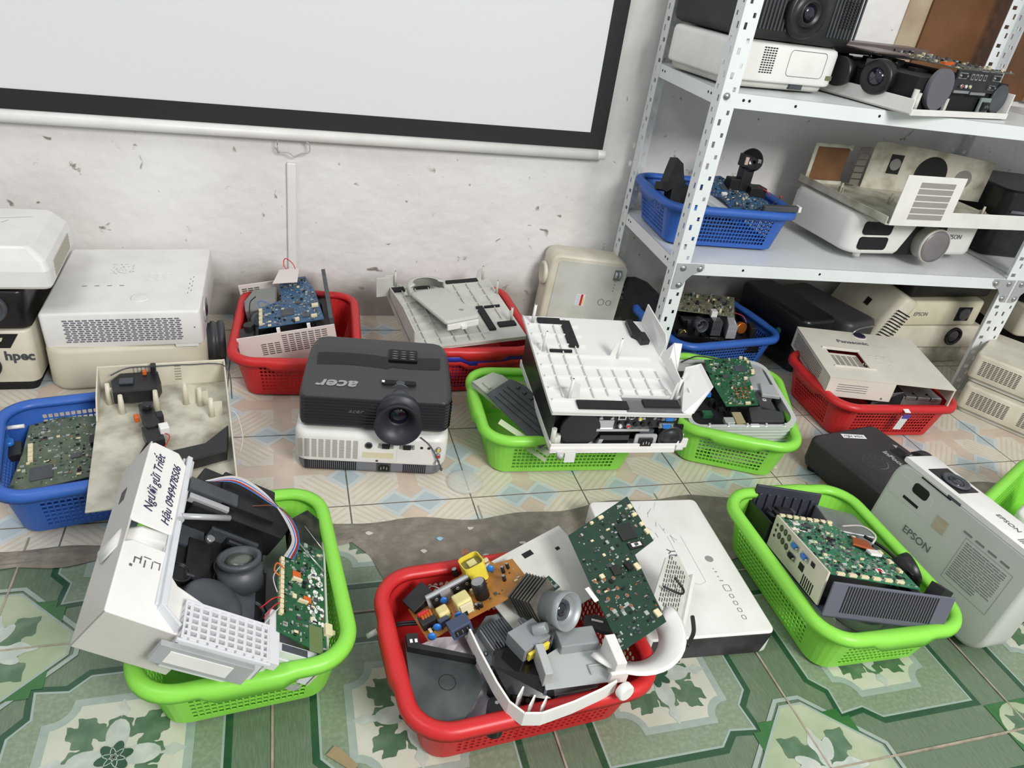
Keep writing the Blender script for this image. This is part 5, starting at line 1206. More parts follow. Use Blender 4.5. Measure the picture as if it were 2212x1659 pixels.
m = MB(); m.M = Matrix.Translation((-.045, -.010, -.025)) @ Matrix.Rotation(R(25), 4, 'Z'); m.cyl((0, 0, 0), (.012, -.012, .012), .010, .008, seg=16); m.box(-.035, -.02, -.025, .015, .02, 0); m.m = 1; m.box(-.03, -.026, -.02, .01, -.021, -.006); m.build('prism_block', [MATS['matt_grey_metal'], YELLOW], t, bevel=.001)
m = MB(); m.M = Matrix.Translation(ax * -.075) @ q; m.box(.012, -.010, -.004, .022, .0, .004); m.build('flex_strip', ORANGE, t)

t = frame('circuit_board', 'dark green L-shaped circuit board leaning across the front red basket and the flat projector', 'circuit board', (.457, .619, .152), (.546, .650, .156), (.448, .822, .190))
gp = [fl_(t, p) for p in ((.457, .619, .15), (.546, .658, .15), (.540, .780, .16), (.584, .803, .17), (.571, .896, .19), (.438, .822, .19))]
b_ = board(t, gp, base=PCBD, seed=55, n=300, name='board')
for p, w in (((.540, .822), .030), ((.497, .750), .016)):
    x, y = fl_(t, (p[0], p[1], .175)); m = MB().at((x, y, 0), (0, 0, -10)); m.box(-w / 2, -w / 2, 0, w / 2, w / 2, .003); m.build('chip', mat('chip_black', (34, 36, 34), .5), b_, bevel=.0003)
x, y = fl_(t, (.548, .797, .165)); m = MB().at((x, y, 0), (0, 0, -10)); m.box(-.014, -.006, 0, .014, .006, .002); m.m = 1; m.box(-.008, -.003, .002, .010, .004, .0025); m.build('memory_chip', [BLACK, WHITE], b_)
rng = random.Random(12)
for k, (a, c) in enumerate([(a, c) for a in range(3) for c in range(4)]):
    x, y = .030 + a * .016 + (c % 2) * .006, .060 + c * .017 - a * .004
    m = MB(); m.cyl((x, y, 0), (x, y, .002), .0032, seg=12); m.m = 1; m.cyl((x, y, .002), (x, y, .0035), .0018, seg=10); m.build('push_switch', [STEEL, COPPER], b_)
for (px, py, pz, w, h) in ((.578, .82, .175, .008, .010), (.574, .835, .178, .008, .007), (.568, .855, .182, .010, .006), (.566, .872, .186, .008, .008), (.505, .852, .19, .010, .006), (.534, .755, .165, .009, .012), (.536, .672, .153, .010, .012), (.485, .872 - .03, .19, .006, .005)):
    x, y = fl_(t, (px, py, pz)); blk(x - w / 2, y - h / 2, x + w / 2, y + h / 2, .005, IVORY, 'connector', b_)
m = MB(); x, y = .018, .095; m.box(x - .004, y - .013, 0, x + .004, y + .013, .0006); m.build('label_strip', WHITE, b_)
m = MB(); x, y = fl_(t, (.520, .757, .17)); m.box(x - .006, y - .008, 0, x + .004, y + .006, .005); m.build('chip', DARK, b_)

t = thing('projector_cover', 'broken white projector shell with a round lens arch in the front red basket', 'projector cover', (.43, .664, .136), (0, 0, 0), tilt=(2, 0))
def rel(p): return (p[0] - .43, p[1] - .66)
rim = [rel(p) for p in ((.248, .690), (.254, .655), (.266, .600), (.276, .568), (.292, .548), (.316, .544), (.365, .553), (.410, .565), (.436, .574))]
m = MB()
for i in range(len(rim) - 1):
    a, b2 = Vector(rim[i]), Vector(rim[i + 1]); nn = (b2 - a).normalized(); nn = Vector((nn.y, -nn.x)) * .003
    m.add([(*a, -.014), (*b2, -.014), (*b2, .012), (*a, .012), (*(a - nn), -.014), (*(b2 - nn), -.014), (*(b2 - nn), .012), (*(a - nn), .012)], [(0, 1, 2, 3), (7, 6, 5, 4), (3, 2, 6, 7)])
m.build('rim_wall', WHITE, t)
m = MB(); m.prism([rel(p) for p in ((.255, .72), (.272, .64), (.30, .60), (.43, .605), (.46, .64), (.42, .70), (.35, .78))], -.046, -.043); m.build('floor_plate', SILVER, t)
m = MB(); m.prism([rel(p) for p in ((.338, .590), (.345, .640), (.415, .672), (.452, .640), (.435, .588))], -.010, -.008); wallpts = [rel(p) for p in ((.338, .590), (.345, .640))]
m.box(-.094, -.062, -.012, -.082, -.012, .016); m.box(-.02, -.045, -.008, .004, -.043, -.004); m.box(-.02, -.058, -.008, -.018, -.043, -.004)
m.build('grey_tray', mat('clear_grey_plastic', (168, 172, 170), .35), t, bevel=.001)
m = MB(); m.box(.008, -.070, -.012, .024, -.020, .028); m.box(.002, -.074, -.012, .030, -.068, .010); m.build('bracket', WHITE, t, bevel=.0015)
for x, y in ((-.128, -.100), (-.112, -.104), (-.140, -.085)):
    m = MB(); m.add([(x, y, -.025), (x + .012, y + .014, -.025), (x + .011, y + .013, .012), (x - .001, y - .001, .012), (x + .002, y - .001, -.025), (x + .014, y + .013, -.025), (x + .013, y + .012, .012), (x + .001, y - .002, .012)], [(0, 1, 2, 3), (7, 6, 5, 4), (0, 3, 7, 4), (1, 5, 6, 2), (3, 2, 6, 7)]); m.build('rib', WHITE, t)
m = MB(); cx, cy = .062, .008; rows = []
for k in range(19):
    a = R(-150 + 165 * k / 18); rows.append([(cx + .052 * math.cos(a), cy + .052 * math.sin(a), -.012), (cx + .066 * math.cos(a), cy + .066 * math.sin(a), -.004), (cx + .084 * math.cos(a), cy + .084 * math.sin(a), .010), (cx + .090 * math.cos(a), cy + .090 * math.sin(a), .008)])
m.smooth = True; m.add([p for r_ in rows for p in r_], [(4 * k + a, 4 * k + a + 1, 4 * k + a + 5, 4 * k + a + 4) for k in range(18) for a in range(3)]); m.build('lens_arch', WHITE, t, solid=.002)
m = MB(); m.lathe([(.012, 0), (.013, .002), (.013, .010), (.011, .012)], (.012, -.092, .004), (.3, -1, .1), 24); m.build('knob', WHITE, t)
t3 = frame('projector_part', 'white slotted vent panel standing behind the green board in the front red basket', 'projector part', (.585, .690, .118), (.628, .752, .124), (.560, .735, .165))
m = MB(); m.prism([(-.02, -.02), (.11, -.02), (.125, .02), (.09, .05), (-.0, .055)], -.003, 0); vp = m.build('panel', GREYW, t3, bevel=.001); m = MB(); m.box(-.02, -.026, -.004, .118, -.018, .006); m.build('edge_frame', WHITE, t3, bevel=.001)
m = MB(); slots(m, (.0, -.006, 0), (1, 0, 0), (0, 1, 0), 10, 9, .0075, .0026, .0105, .0058, stagger=.004); m.build('vent_slots', MATS['slot_brown_grey'], vp)
wires(t3, [(BLACK, .002, [(.02, .05, .01), (.03, .02, .02), (.05, .01, .016), (.06, .03, .01)]), (BLACK, .0035, [(.03, -.03, .012), (.0, -.035, .016), (-.03, -.03, .012)])])
t3 = frame('projector_part', 'flat white plastic panel with square holes lying under the boards in the front red basket', 'projector part', (.335, .69, .112), (.505, .77, .118), (.305, .76, .124))
m = MB(); m.box(.0, .0, -.003, .20, .14, 0); vp = m.build('panel', GREYW, t3, bevel=.001)
for x, y, w, h in ((.03, .11, .016, .008), (.10, .115, .02, .01), (.16, .10, .008, .006)): m = MB(); m.box(x, y, -.001, x + w, y + h, .0004); m.build('cutout', DARK, vp)
t = thing('projector_part', 'dusty black casing piece with a clip at the left of the front red basket', 'projector part', (.205, .632, .112), (0, 0, 0), tilt=(4, 3))
m = MB(); m.prism([(-.045, .085), (-.012, .066), (.048, .034), (.057, .0), (.035, -.03), (-.002, -.074), (-.045, -.045), (-.048, .0)], -.004, 0, 1)
m.build('plate', mat('dusty_black_casing', (46, 50, 52), .55, dirt=.7, dcol=(92, 96, 94), scale=14), t, bevel=.001)
m = MB(); m.box(-.045, .060, 0, -.028, .082, .012); m.add([(-.045, .06, 0), (.05, .028, 0), (.05, .034, 0), (-.045, .07, 0), (-.045, .06, .012), (.05, .028, .014), (.05, .034, .014), (-.045, .07, .012)], [(0, 3, 2, 1), (4, 5, 6, 7), (0, 1, 5, 4), (2, 3, 7, 6), (1, 2, 6, 5)]); m.m = 1
for x in (-.041, -.034): m.box(x, .066, .012, x + .004, .072, .0126)
m.m = 2; band(m, ell(.004, .006, .012, .012, 0, 24), .001, .0004, 2, True); m.build('edge_clip', [BLACK, WHITE, DARK], t, bevel=.0008)
t = thing('fan_housing', 'black plastic fan housing in the middle of the front red basket', 'fan housing', (.325, .655, .100), (0, 0, -18), tilt=(-8, 4))
m = MB(); m.box(-.045, -.035, -.03, .040, .035, .022); m.m = 1; m.box(-.014, .020, .022, -.004, .032, .0235); m.m = 2; m.box(-.0115, .023, .0235, -.0075, .029, .0238); m.m = 0
m.add([(-.045, -.035, .022), (.040, -.035, .022), (.048, -.052, .0), (-.02, -.056, .0), (-.045, -.035, -.03), (.04, -.035, -.03), (.048, -.052, -.03), (-.02, -.056, -.03)], [(0, 3, 2, 1), (3, 7, 6, 2), (1, 2, 6, 5), (0, 4, 7, 3)]); m.build('housing', [GLOSS, WHITE, DARK], t, bevel=.0015)
m = MB(); m.box(.030, -.05, -.01, .034, .02, .014); m.build('metal_strip', mat('mauve_grey_metal', (128, 128, 146), .35, metal=.4), t)
t = thing('connector_block', 'small black round-ended bracket lying at the bottom of the front red basket', 'bracket', (.268, .588, .084), (0, 0, 70))
m = MB(); m.prism(rrect(-.028, -.013, .028, .013, .012, 5), 0, .014); m.m = 1; m.cyl((-.018, 0, .014), (-.018, 0, .0148), .003, seg=12); m.cyl((.018, 0, .014), (.018, 0, .0148), .003, seg=12); m.build('bracket', [BLACK, STEEL], t, bevel=.001)
t = thing('paper_sheet', 'crumpled pale paper lining the front red basket under the parts', 'paper', (.30, .66, .070), (0, 0, 4))
m = MB(); rng = random.Random(17); nx, ny = 14, 10
vs = [(-.115 + .24 * i / nx, -.060 + .15 * j / ny, rng.uniform(-.004, .006)) for j in range(ny + 1) for i in range(nx + 1)]
m.add(vs, [(j * (nx + 1) + i, j * (nx + 1) + i + 1, (j + 1) * (nx + 1) + i + 1, (j + 1) * (nx + 1) + i) for j in range(ny) for i in range(nx)]); m.build('sheet', mat('lilac_white_paper', (206, 200, 208), .8), t)

t = thing('optical_bracket', 'grey cast bracket with springs and screws under the silver lens, front red basket', 'bracket', (.325, .712, .098), (0, 0, 20), tilt=(6, -4))
m = MB(); m.prism([(-.06, -.03), (.05, -.035), (.06, .02), (-.02, .045), (-.065, .02)], 0, .010); m.box(-.05, -.02, .01, -.01, .02, .028); m.box(.015, -.025, .01, .045, .01, .022); m.build('cast_plate', MATS['matt_grey_metal'], t, bevel=.0015)
m = MB()
for k in range(9): m.box(-.048 + k * .0045, -.022, .028, -.046 + k * .0045, .020, .032)
m.build('fins', DGREY, t)
for x, y in ((-.055, -.01), (.052, .0), (.0, -.028), (.005, .03)): m = MB(); m.lathe([(.0035, 0), (.0035, .002), (.001, .003)], (x, y, .010), (0, 0, 1), 10); m.build('screw', STEEL, t)
t = thing('circuit_board', 'small dark green board edge showing behind the silver lens, front red basket', 'circuit board', (.385, .765, .128), (0, 0, 30), tilt=(10, -10))
board(t, [(-.03, -.012), (.03, -.012), (.03, .014), (-.03, .014)], seed=201, n=40, base=PCBD, name='board')
t = thing('projector_part', 'black angled bracket with a small white window in the front red basket', 'projector part', (.452, .690, .126), (0, 0, -25), tilt=(-20, 0))
m = MB(); m.prism([(-.022, -.02), (.020, -.024), (.024, .012), (.0, .024), (-.022, .012)], 0, .006); m.m = 1; m.box(-.010, .0, .006, .008, .006, .0066); m.build('plate', [BLACK, WHITE], t, bevel=.001)

# ================================================================== front right basket
t = thing('opened_projector', 'opened projector with green board and cream socket panel, in the front right green basket', 'projector', (.9804, .7841, .0779), (0, 0, -11.9), tilt=(-13.0, 4.8))
wv, dv, hv = .224, .324, .066
m = MB(); m.box(-wv / 2, -dv / 2, 0, wv / 2, dv / 2, .004); m.box(-wv / 2, -dv / 2, 0, wv / 2, -dv / 2 + .004, hv); g_ = m.build('grey_case', mat('blue_grey_plastic', (92, 93, 106), .45), t, bevel=.001)
m = MB(); slots(m, (-.085, -dv / 2 - .0003, .012), (1, 0, 0), (0, 0, 1), 34, 1, .0022, .050, .0050, .05); m.build('vent_slots', DARK, g_)
m = MB(); m.box(-wv / 2 - .002, -dv / 2 + .020, .008, -wv / 2 + .002, .055, hv + .006); pp = m.build('socket_panel', CREAM, t, bevel=.0008)
def onleft(fn, y, z, **k): return fn(pp, (-wv / 2 - .003, y, z), (0, 0, -90), **k)
for k, (y, z, c) in enumerate(((.040, .058, DARK), (.040, .047, DARK), (.040, .036, DARK), (.024, .060, STEEL), (.008, .060, STEEL), (-.008, .058, STEEL), (.024, .044, STEEL), (.008, .042, STEEL), (-.008, .040, STEEL))):
    jack(pp, (-wv / 2 - .002, y, z), (0, 0, -90), .0062 if c is STEEL else .003, DGREY, c if c is DARK else mat('dull_brass', (130, 120, 96), .3, metal=.7), 'round_socket', .0012)
vga(pp, (-wv / 2 - .003, -.034, .056), (0, 0, -90), blue=True, s=.85); vga(pp, (-wv / 2 - .003, -.034, .036), (0, 0, -90), s=.85); vga(pp, (-wv / 2 - .003, -.070, .056), (0, 0, -90), blue=True, s=.85)
m = MB(); m.box(-wv / 2 - .003, -.078, .030, -wv / 2, -.062, .042); m.box(-wv / 2 - .003, -.104, .054, -wv / 2, -.092, .062); m.build('network_socket', DARK, pp)
m = MB(); slots(m, (-wv / 2 - .0021, -.082, .010), (0, -1, 0), (0, 0, 1), 6, 1, .003, .020, .0066, .02); m.build('vent_slots', DARK, pp)
guts(t, (-.105, .06, .004, .0, .158, .058), 61, 34, smin=.01, smax=.04); guts(t, (.065, -.14, .004, .105, .06, .045), 62, 14, smin=.01, smax=.03)
m = MB(); m.box(-.112, -dv / 2 + .03, .004, .108, .15, .02); m.build('black_tray', BLACK, t)
m = MB(); m.prism([(.002, .045), (.085, .035), (.095, .13), (.02, .15)], .02, .064); m.build('metal_housing', mat('worn_aluminium', (150, 152, 154), .38, metal=.55, dirt=.4, dcol=(96, 96, 96), scale=18), t, bevel=.002)
m = MB(); m.box(-.112, .155, .02, .03, .162, .085)
for k in range(7): m.box(-.105 + k * .019, .150, .02, -.098 + k * .019, .155, .07)
m.build('rear_frame', mat('slate_dark_plastic', (48, 50, 60), .45), t, bevel=.001)
m = MB(); m.box(-.118, .06, -.002, -.112, .162, .05); m.build('black_side_frame', BLACK, t)
b_ = board(t, [(-.108, -.138), (.052, -.150), (.060, -.05), (.02, .02), (.0, .062), (-.108, .062)], base=mat('bright_green_board', (34, 110, 76), .35, dirt=.4, dcol=(92, 140, 116), scale=60), seed=71, n=420, tall=.004, big=[(-.062, .03, .022, .008, .003)], conn=[(-.100 + .014 * k, .058, .010, .006, .005) for k in range(8)] + [(-.09 + .022 * k, -.139, .014, .006, .005) for k in range(6)] + [(.045, -.10 + .03 * k, .007, .010, .005) for k in range(3)])
b_.location = (0, 0, .068)
m = MB()
for (x, y, a) in ((-.085, -.03, .008), (-.083, -.055, .006), (-.06, -.10, .006), (-.045, -.105, .006), (-.085, -.085, .005), (-.05, .03, .006)): m.prism(ell(x, y, a, a * .6, .4, 12), 0, .001)
m.build('solder_pads', mat('pale_green_pad', (176, 200, 180), .4), b_)
for q_ in ((-.104, .005, 0, -.078, .014, .001), (-.09, .03, 0, -.075, .045, .001), (-.005, -.112, 0, .012, -.098, .001)): m = MB(); m.box(*q_); m.build('label_sticker', WHITE, b_)
m = MB(); m.box(.0, -.109, .001, .008, -.101, .0013); m.build('red_mark', RED, b_)
m = MB(); m.prism([(-.005, -.03), (.03, -.045), (.035, -.01), (.01, -.002)], .004, .008); m.m = 1; m.box(.012, -.062, .004, .034, -.045, .009); m.build('flex_cable', [mat('copper_flex', (170, 84, 40), .35, metal=.4), WHITE], b_, bevel=.001)
L = MB(); L.lathe([(.026, -.03), (.026, -.012), (.029, -.010), (.029, .004), (.027, .006), (.020, .002), (.016, -.004)], (.095, -.065, .060), (.75, -.1, .5), 36); lo = L.build('lens_barrel', BLACK, t)
g = MB(); g.lathe([(.017, -.003), (.01, .001), (.001, .002)], (.095, -.065, .060), (.75, -.1, .5), 24); g.build('glass', GLASS, lo)
m = MB().at((.108, -.130, .055), (0, 20, 20)); m.box(-.016, -.012, -.02, .016, .014, .012); m.build('black_motor', BLACK, t, bevel=.001)
wires(t, [(WIREW, .002, [(.02, .05, .070), (.045, .03, .085), (.055, .0, .084), (.040, -.02, .076)]), (BLACK, .003, [(.05, .02, .07), (.07, -.02, .068), (.075, -.10, .064)])])
t = thing('projector_part', 'pale plastic piece under the opened projector in the front right basket', 'projector part', (.985, .745, .030), (0, 0, -8), tilt=(3, 0))
m = MB(); m.prism([(-.095, -.085), (.085, -.085), (.09, .06), (-.09, .06)], 0, .003); m.prism([(-.09, -.02), (-.060, -.07), (-.06, -.045), (-.085, .05)], .003, .042); m.build('plate', GREYW, t, bevel=.001)
m = MB(); m.cyl((.02, -.02, .004), (.02, -.02, .03), .05, seg=30); m.build('clear_dome', mat('milky_plastic', (170, 174, 168), .25), t, bevel=.004)

# ================================================================== basket right of the middle
t = thing('opened_projector', 'silver ridged projector chassis, its top off, in the green basket right of middle', 'projector', (1.0651, 1.3400, .056), (0, 0, -12), tilt=(4, -6))
wv, dv, hv = .262, .285, .070
m = MB()
out = rrect(-wv / 2, -dv / 2, wv / 2, dv / 2, [.045, .05, .02, .02], 6)
def ringo(i, z): cx = 0; return [(x * (1 - i / (wv / 2)), y * (1 - i / (dv / 2)), z) for x, y in out]
for k in range(7): m.loft([ringo(.003, .006 + k * .0088), ringo(0, .008 + k * .0088), ringo(0, .0118 + k * .0088), ringo(.0035, .0138 + k * .0088)], False, False)
m.loft([ringo(.004, .0), ringo(.0045, hv - .004)], True, False)
m.build('ridged_wall', mat('bright_silver_plastic', (205, 208, 204), .3, metal=.25), t)
m = MB(); n = len(out); a = ringo(0, hv); b2 = ringo(.010, hv); m.add(a + b2, [(i, (i + 1) % n, n + (i + 1) % n, n + i) for i in range(n)]); m.build('rim', MATS['bright_silver_plastic'], t, solid=.004)
m = MB(); m.prism([(x * .93, y * .93) for x, y in out], .01, .040); m.build('inner_floor', DARK, t)
m = MB(); m.prism([(.045, .02), (.115, .0), (.118, .12), (.07, .135), (-.02, .135), (.0, .10)], .04, hv - .002); m.prism([(.075, -.02), (.118, -.03), (.118, .02), (.085, .03)], hv - .004, hv + .006); m.build('grey_shroud', SILVER, t, bevel=.002)
m = MB(); m.prism([(.02, -.115), (.10, -.115), (.11, -.08), (.06, -.055), (.03, -.06)], .04, hv - .004); m.build('black_duct', SATIN, t, bevel=.002); m = MB(); m.box(.060, -.07, .04, .095, .0, hv - .004); m.m = 1; m.box(.075, -.035, hv - .004, .083, -.027, hv - .003); m.m = 2; m.box(.077, -.033, hv - .003, .081, -.029, hv - .0028); m.build('label_block', [SATIN, WHITE, DARK], t); m = MB(); m.box(.0, .095, .05, .065, .135, hv + .01)
m.build('black_block', [SATIN, WHITE, DARK], t, bevel=.002)
guts(t, (-.115, -.12, .03, .02, .10, .062), 81, 30, smin=.01, smax=.035, mats=[BLACK, PCBG])
for k in range(5): m = MB(); m.box(-.09 + k * .045, -dv / 2 + .003, hv, -.086 + k * .045, -dv / 2 + .008, hv + .006); m.build('clip', MATS['bright_silver_plastic'], t)
m = MB(); m.box(.010, -dv / 2 + .003, hv, .030, -dv / 2 + .009, hv + .003); m.build('clip', MATS['bright_silver_plastic'], t)
m = MB(); m.box(-.020, -.128, hv - .004, .002, -.085, hv + .0); m.build('tape', mat('khaki_tape', (150, 140, 104), .6), t); m = MB(); m.m = 1; m.box(-.048, -.13, hv - .006, -.025, -.11, hv + .004); m.build('connector', [BLACK, SOLDER], t); m = MB(); m.m = 2; m.box(-.062, -.02, hv - .004, -.052, -.008, hv + .006); m.build('capacitor', [mat('khaki_tape', (150, 140, 104), .6), SOLDER, BLUEC], t)
wires(t, [(BLACK, .002, [(-.09, .13, .07), (-.05, .135, .085), (-.0, .13, .08), (.02, .12, .074)])])
t = thing('circuit_board', 'green circuit board with rows of copper buttons lying on the silver chassis', 'circuit board', (1.0635, 1.3501, .146), (0, 0, -15.5), tilt=(12, -12))
b_ = board(t, [(-.030, -.087), (.046, -.087), (.046, .015), (.062, .02), (.060, .085), (-.052, .085), (-.048, .0)], seed=91, n=230, name='board', big=[(.030, .045, .026, .020, .002), (-.010, .018, .014, .011, .002), (.028, -.015, .007, .009, .002)], conn=[(.040, .083, .008, .006, .006), (.050, .078, .006, .008, .006), (.054, .066, .006, .006, .006), (.058, .03, .008, .010, .006), (.035, .005, .008, .008, .006), (.042, -.03, .006, .010, .006), (.022, -.082, .012, .006, .006)])
for a in range(3):
    for c in range(4):
        x, y = .004 + a * .012, -.062 + c * .011; m = MB(); m.cyl((x, y, 0), (x, y, .003), .0026, seg=10); m.build('push_switch', COPPER, b_)
t = thing('projector_part', 'cream slatted plastic panel lying under the silver chassis in its green basket', 'projector part', (1.085, 1.290, .030), (0, 0, -20), tilt=(8, 0))
m = MB(); m.box(-.08, -.11, 0, .08, .08, .004); m.box(.04, -.11, 0, .046, -.07, .03); m.build('panel', CREAM, t, bevel=.001)

# ================================================================== right red basket
t = thing('projector_cover', 'warm white projector cover with a square window laid over the right red basket', 'projector cover', (1.5449, 1.4238, .108), (0, 0, -16.2), tilt=(1.3, -1.5))
wv, dv, hv = .335, .277, .062
PNW = mat('warm_white_plastic', (216, 210, 198), .45, dirt=.2, scale=10)
m = MB(); T = hv; tk = .003
# top plate with a real window: assembled from strips
m.box(-wv / 2, -dv / 2, T - tk, wv / 2, -.075, T); m.box(-wv / 2, .020, T - tk, wv / 2, dv / 2, T); m.box(-wv / 2, -.075, T - tk, -.125, .020, T); m.box(-.035, -.075, T - tk, wv / 2, .020, T)
tp = m.build('top_panel', PNW, t)
m = MB(); m.box(-.135, -.080, T, -.020, -.074, T + .003); m.box(-.135, .020, T, -.030, .025, T + .004); m.build('window_lip', PNW, tp, bevel=.001)
m = MB(); slots(m, (-.115, -.050, T - .012), (1, 0, 0), (0, 1, 0), 5, 8, .012, .0035, .016, .0075, dep=.001); m.m = 1; m.box(-.1245, -.0745, T - .016, -.0355, .0195, T - .0122); m.build('window_grille', [MATS['slot_brown_grey'], PNW], tp)
m = MB(); m.box(-wv / 2, -dv / 2, .0, -wv / 2 + tk, dv / 2, T - .001); m.box(-wv / 2, dv / 2 - tk, 0, wv / 2, dv / 2, T - .001); m.box(-wv / 2, -dv / 2, .004, .010, -dv / 2 + tk, T - .001); m.box(wv / 2 - tk, -dv / 2, .02, wv / 2, dv / 2, T - .001); m.box(wv / 2 - tk * 1.5, -dv / 2, -.014, wv / 2, -dv / 2 + .010, T - .001)
sw = m.build('side_wall', PNW, t, bevel=.0015)
m = MB(); slots(m, (-wv / 2 - .0003, .12, .010), (0, -1, 0), (0, 0, 1), 30, 8, .0034, .003, .0068, .0056, stagger=.003); m.build('vent_slots', MATS['slot_brown_grey'], sw)
m = MB()
for k in range(4): m.box(-.140, -dv / 2 - .0004, .022 + k * .0065, -.060, -dv / 2 + .001, .0235 + k * .0065)
m.cyl((-.015, -dv / 2 - .0005, .012), (-.015, -dv / 2, .012), .003, seg=10); m.build('printed_marks', TEXTG, sw)
text('Panasonic', .023, (-.030, .072, T + .0003), (0, 0, 0), TEXTG, tp, 'logo', bold=.0006)
m = MB(); rng = random.Random(30)
for k in range(5):
    a = R(72 * k); m.prism(rrect(.025 + .02 * math.cos(a) - .004, -.025 + .02 * math.sin(a) - .002, .025 + .02 * math.cos(a) + .004, -.025 + .02 * math.sin(a) + .002, .001, 2), T, T + .001)
for k in range(3): m.prism(rrect(-.01 + .02 * k, .0, 0 + .02 * k, .004, .001, 2), T, T + .001)
m.box(-.03, .052, T, .01, .0535, T + .0003); m.box(.05, .06, T, .07, .064, T + .0003); m.build('buttons', GREYW, tp)
m = MB(); m.lathe([(.022, -.006), (.022, -.001), (.018, .002)], (.008, .118, T), (0, 0, 1), 30); m.m = 1; m.lathe([(.017, 0), (.017, .0032), (.012, .004)], (.008, .118, T), (0, 0, 1), 30); m.build('focus_dial', [PNW, mat('blue_black_dial', (40, 38, 60), .2)], tp)
t = thing('metal_lamp_housing', 'shiny metal lamp housing with black mouldings under the white cover in the right red basket', 'lamp housing', (1.600, 1.335, .076), (0, 0, -10))
m = MB(); m.box(-.015, -.030, 0, .100, .07, .036); m.box(-.01, -.034, .03, .095, -.02, .040); m.m = 1
for x in (.02, .06): m.box(x, -.036, .03, x + .004, -.01, .0405)
m.build('housing', [STEEL, DARK], t, bevel=.002)
m = MB(); m.add([(-.10, -.03, 0), (-.02, -.04, 0), (-.02, .06, 0), (-.10, .06, 0), (-.09, -.02, .03), (-.02, -.03, .05), (-.02, .06, .05), (-.10, .06, .03)], [(0, 3, 2, 1), (4, 5, 6, 7), (0, 1, 5, 4), (1, 2, 6, 5), (2, 3, 7, 6), (3, 0, 4, 7)]); m.build('black_moulding', BLACK, t, bevel=.001)
m = MB(); m.box(-.015, -.036, -.03, .09, -.034, .004); m.build('clear_red_film', mat('pink_film', (190, 90, 96), .2), t)
t = thing('paper_tag', 'white and blue sticker tag hanging on the rim of the right red basket', 'tag', (1.530, 1.243, .102), (0, 0, -8), tilt=(12, 0))
m = MB(); m.box(-.008, -.008, .012, .008, .014, .0135); m.box(-.011, -.009, -.048, .011, -.0078, .0); m.m = 1; m.box(-.009, -.0095, -.008, .013, -.008, .006); m.build('tag', [PAPER, mat('violet_print', (84, 70, 160), .6)], t)

# ================================================================== basket on the floor under the shelf
t = thing('opened_projector', 'opened black projector with a small lens, heat sink and copper coil, under the shelf', 'projector', (1.232, 1.762, .066), (0, 0, -12), tilt=(2, -4))
wv, dv = .255, .235
m = MB(); m.box(-wv / 2, -dv / 2, 0, wv / 2, dv / 2, .006); m.box(-wv / 2, -dv / 2, 0, wv / 2, -dv / 2 + .004, .045); m.box(-wv / 2, -dv / 2, 0, -wv / 2 + .004, dv / 2, .05); m.box(wv / 2 - .004, -dv / 2, 0, wv / 2, dv / 2, .03)
for k in range(5): m.box(-.07, -dv / 2 - .002, .008 + k * .0065, .11, -dv / 2, .011 + k * .0065)
m.build('black_tray', GLOSS, t, bevel=.001)
guts(t, (-.12, -.11, .004, .12, .11, .04), 101, 22)
lens(t, (-.050, -.060, .062), (-8, 0, 12), .019, .030, [DGREY, GLASS], glass=.5, name='lens')
m = MB()
for k in range(13): m.box(.030 + .001 * k, -.095 + k * .0048, .03, .052 + .001 * k, -.0928 + k * .0048, .078)
m.box(.052, -.095, .03, .058, -.03, .076); m.build('heat_sink', mat('bright_aluminium', (200, 202, 206)), t)
m = MB(); m.lathe([(.014, -.008), (.017, -.008), (.017, .008), (.014, .008)], (.082, -.060, .052), (.3, -1, .2), 26); m.build('copper_coil', COPPER, t)
m = MB(); m.box(-.010, -.075, .03, .020, -.045, .075); m.m = 1
for k in range(5): m.box(-.008 + k * .005, -.0765, .05, -.006 + k * .005, -.045, .078)
m.build('fin_block', [DGREY, STEEL], t)
b_ = board(t, [(-.125, -.02), (.06, -.05), (.10, .08), (-.10, .11)], base=mat('olive_board', (112, 112, 88), .5, dirt=.5, dcol=(150, 148, 124), scale=50), seed=111, n=330, tall=.012); b_.location = (0, .0, .082)
blk(-.010, -.048, .008, -.030, .095, WHITE, 'relay', z0=.075)
m = MB(); m.box(.105, -.085, .03, .122, -.045, .065); m.build('terminal_block', BLACK, t, bevel=.001)
wires(t, [(RED, .0012, [(.06, -.04, .09), (.085, -.05, .085), (.095, -.06, .07)]), (YELLOW, .0016, [(-.10, -.07, .03), (-.095, -.085, .05), (-.09, -.09, .045)])])
t = thing('projector_part', 'tall black toothed plastic piece standing behind the left shelf post', 'projector part', (1.035, 1.830, .105), (0, 0, -35), tilt=(-8, -14))
m = MB(); pts = [(-.05, -.06), (.05, -.06), (.055, .05), (.02, .085), (-.015, .10), (-.04, .10)]
for k in range(6): pts += [(-.046 - .001 * k, .088 - k * .018), (-.056 - .001 * k, .084 - k * .018)]
n = len(pts); m.add([(x, -.004, z) for x, z in pts] + [(x, .006, z) for x, z in pts], [tuple(range(n)), tuple(range(2 * n - 1, n - 1, -1))] + [((i + 1) % n, i, n + i, n + (i + 1) % n) for i in range(n)]); m.build('plate', BLACK, t)
m = MB(); m.cyl((-.01, .0, .02), (-.01, .03, .02), .03, seg=20); m.build('hub', DARK, t)

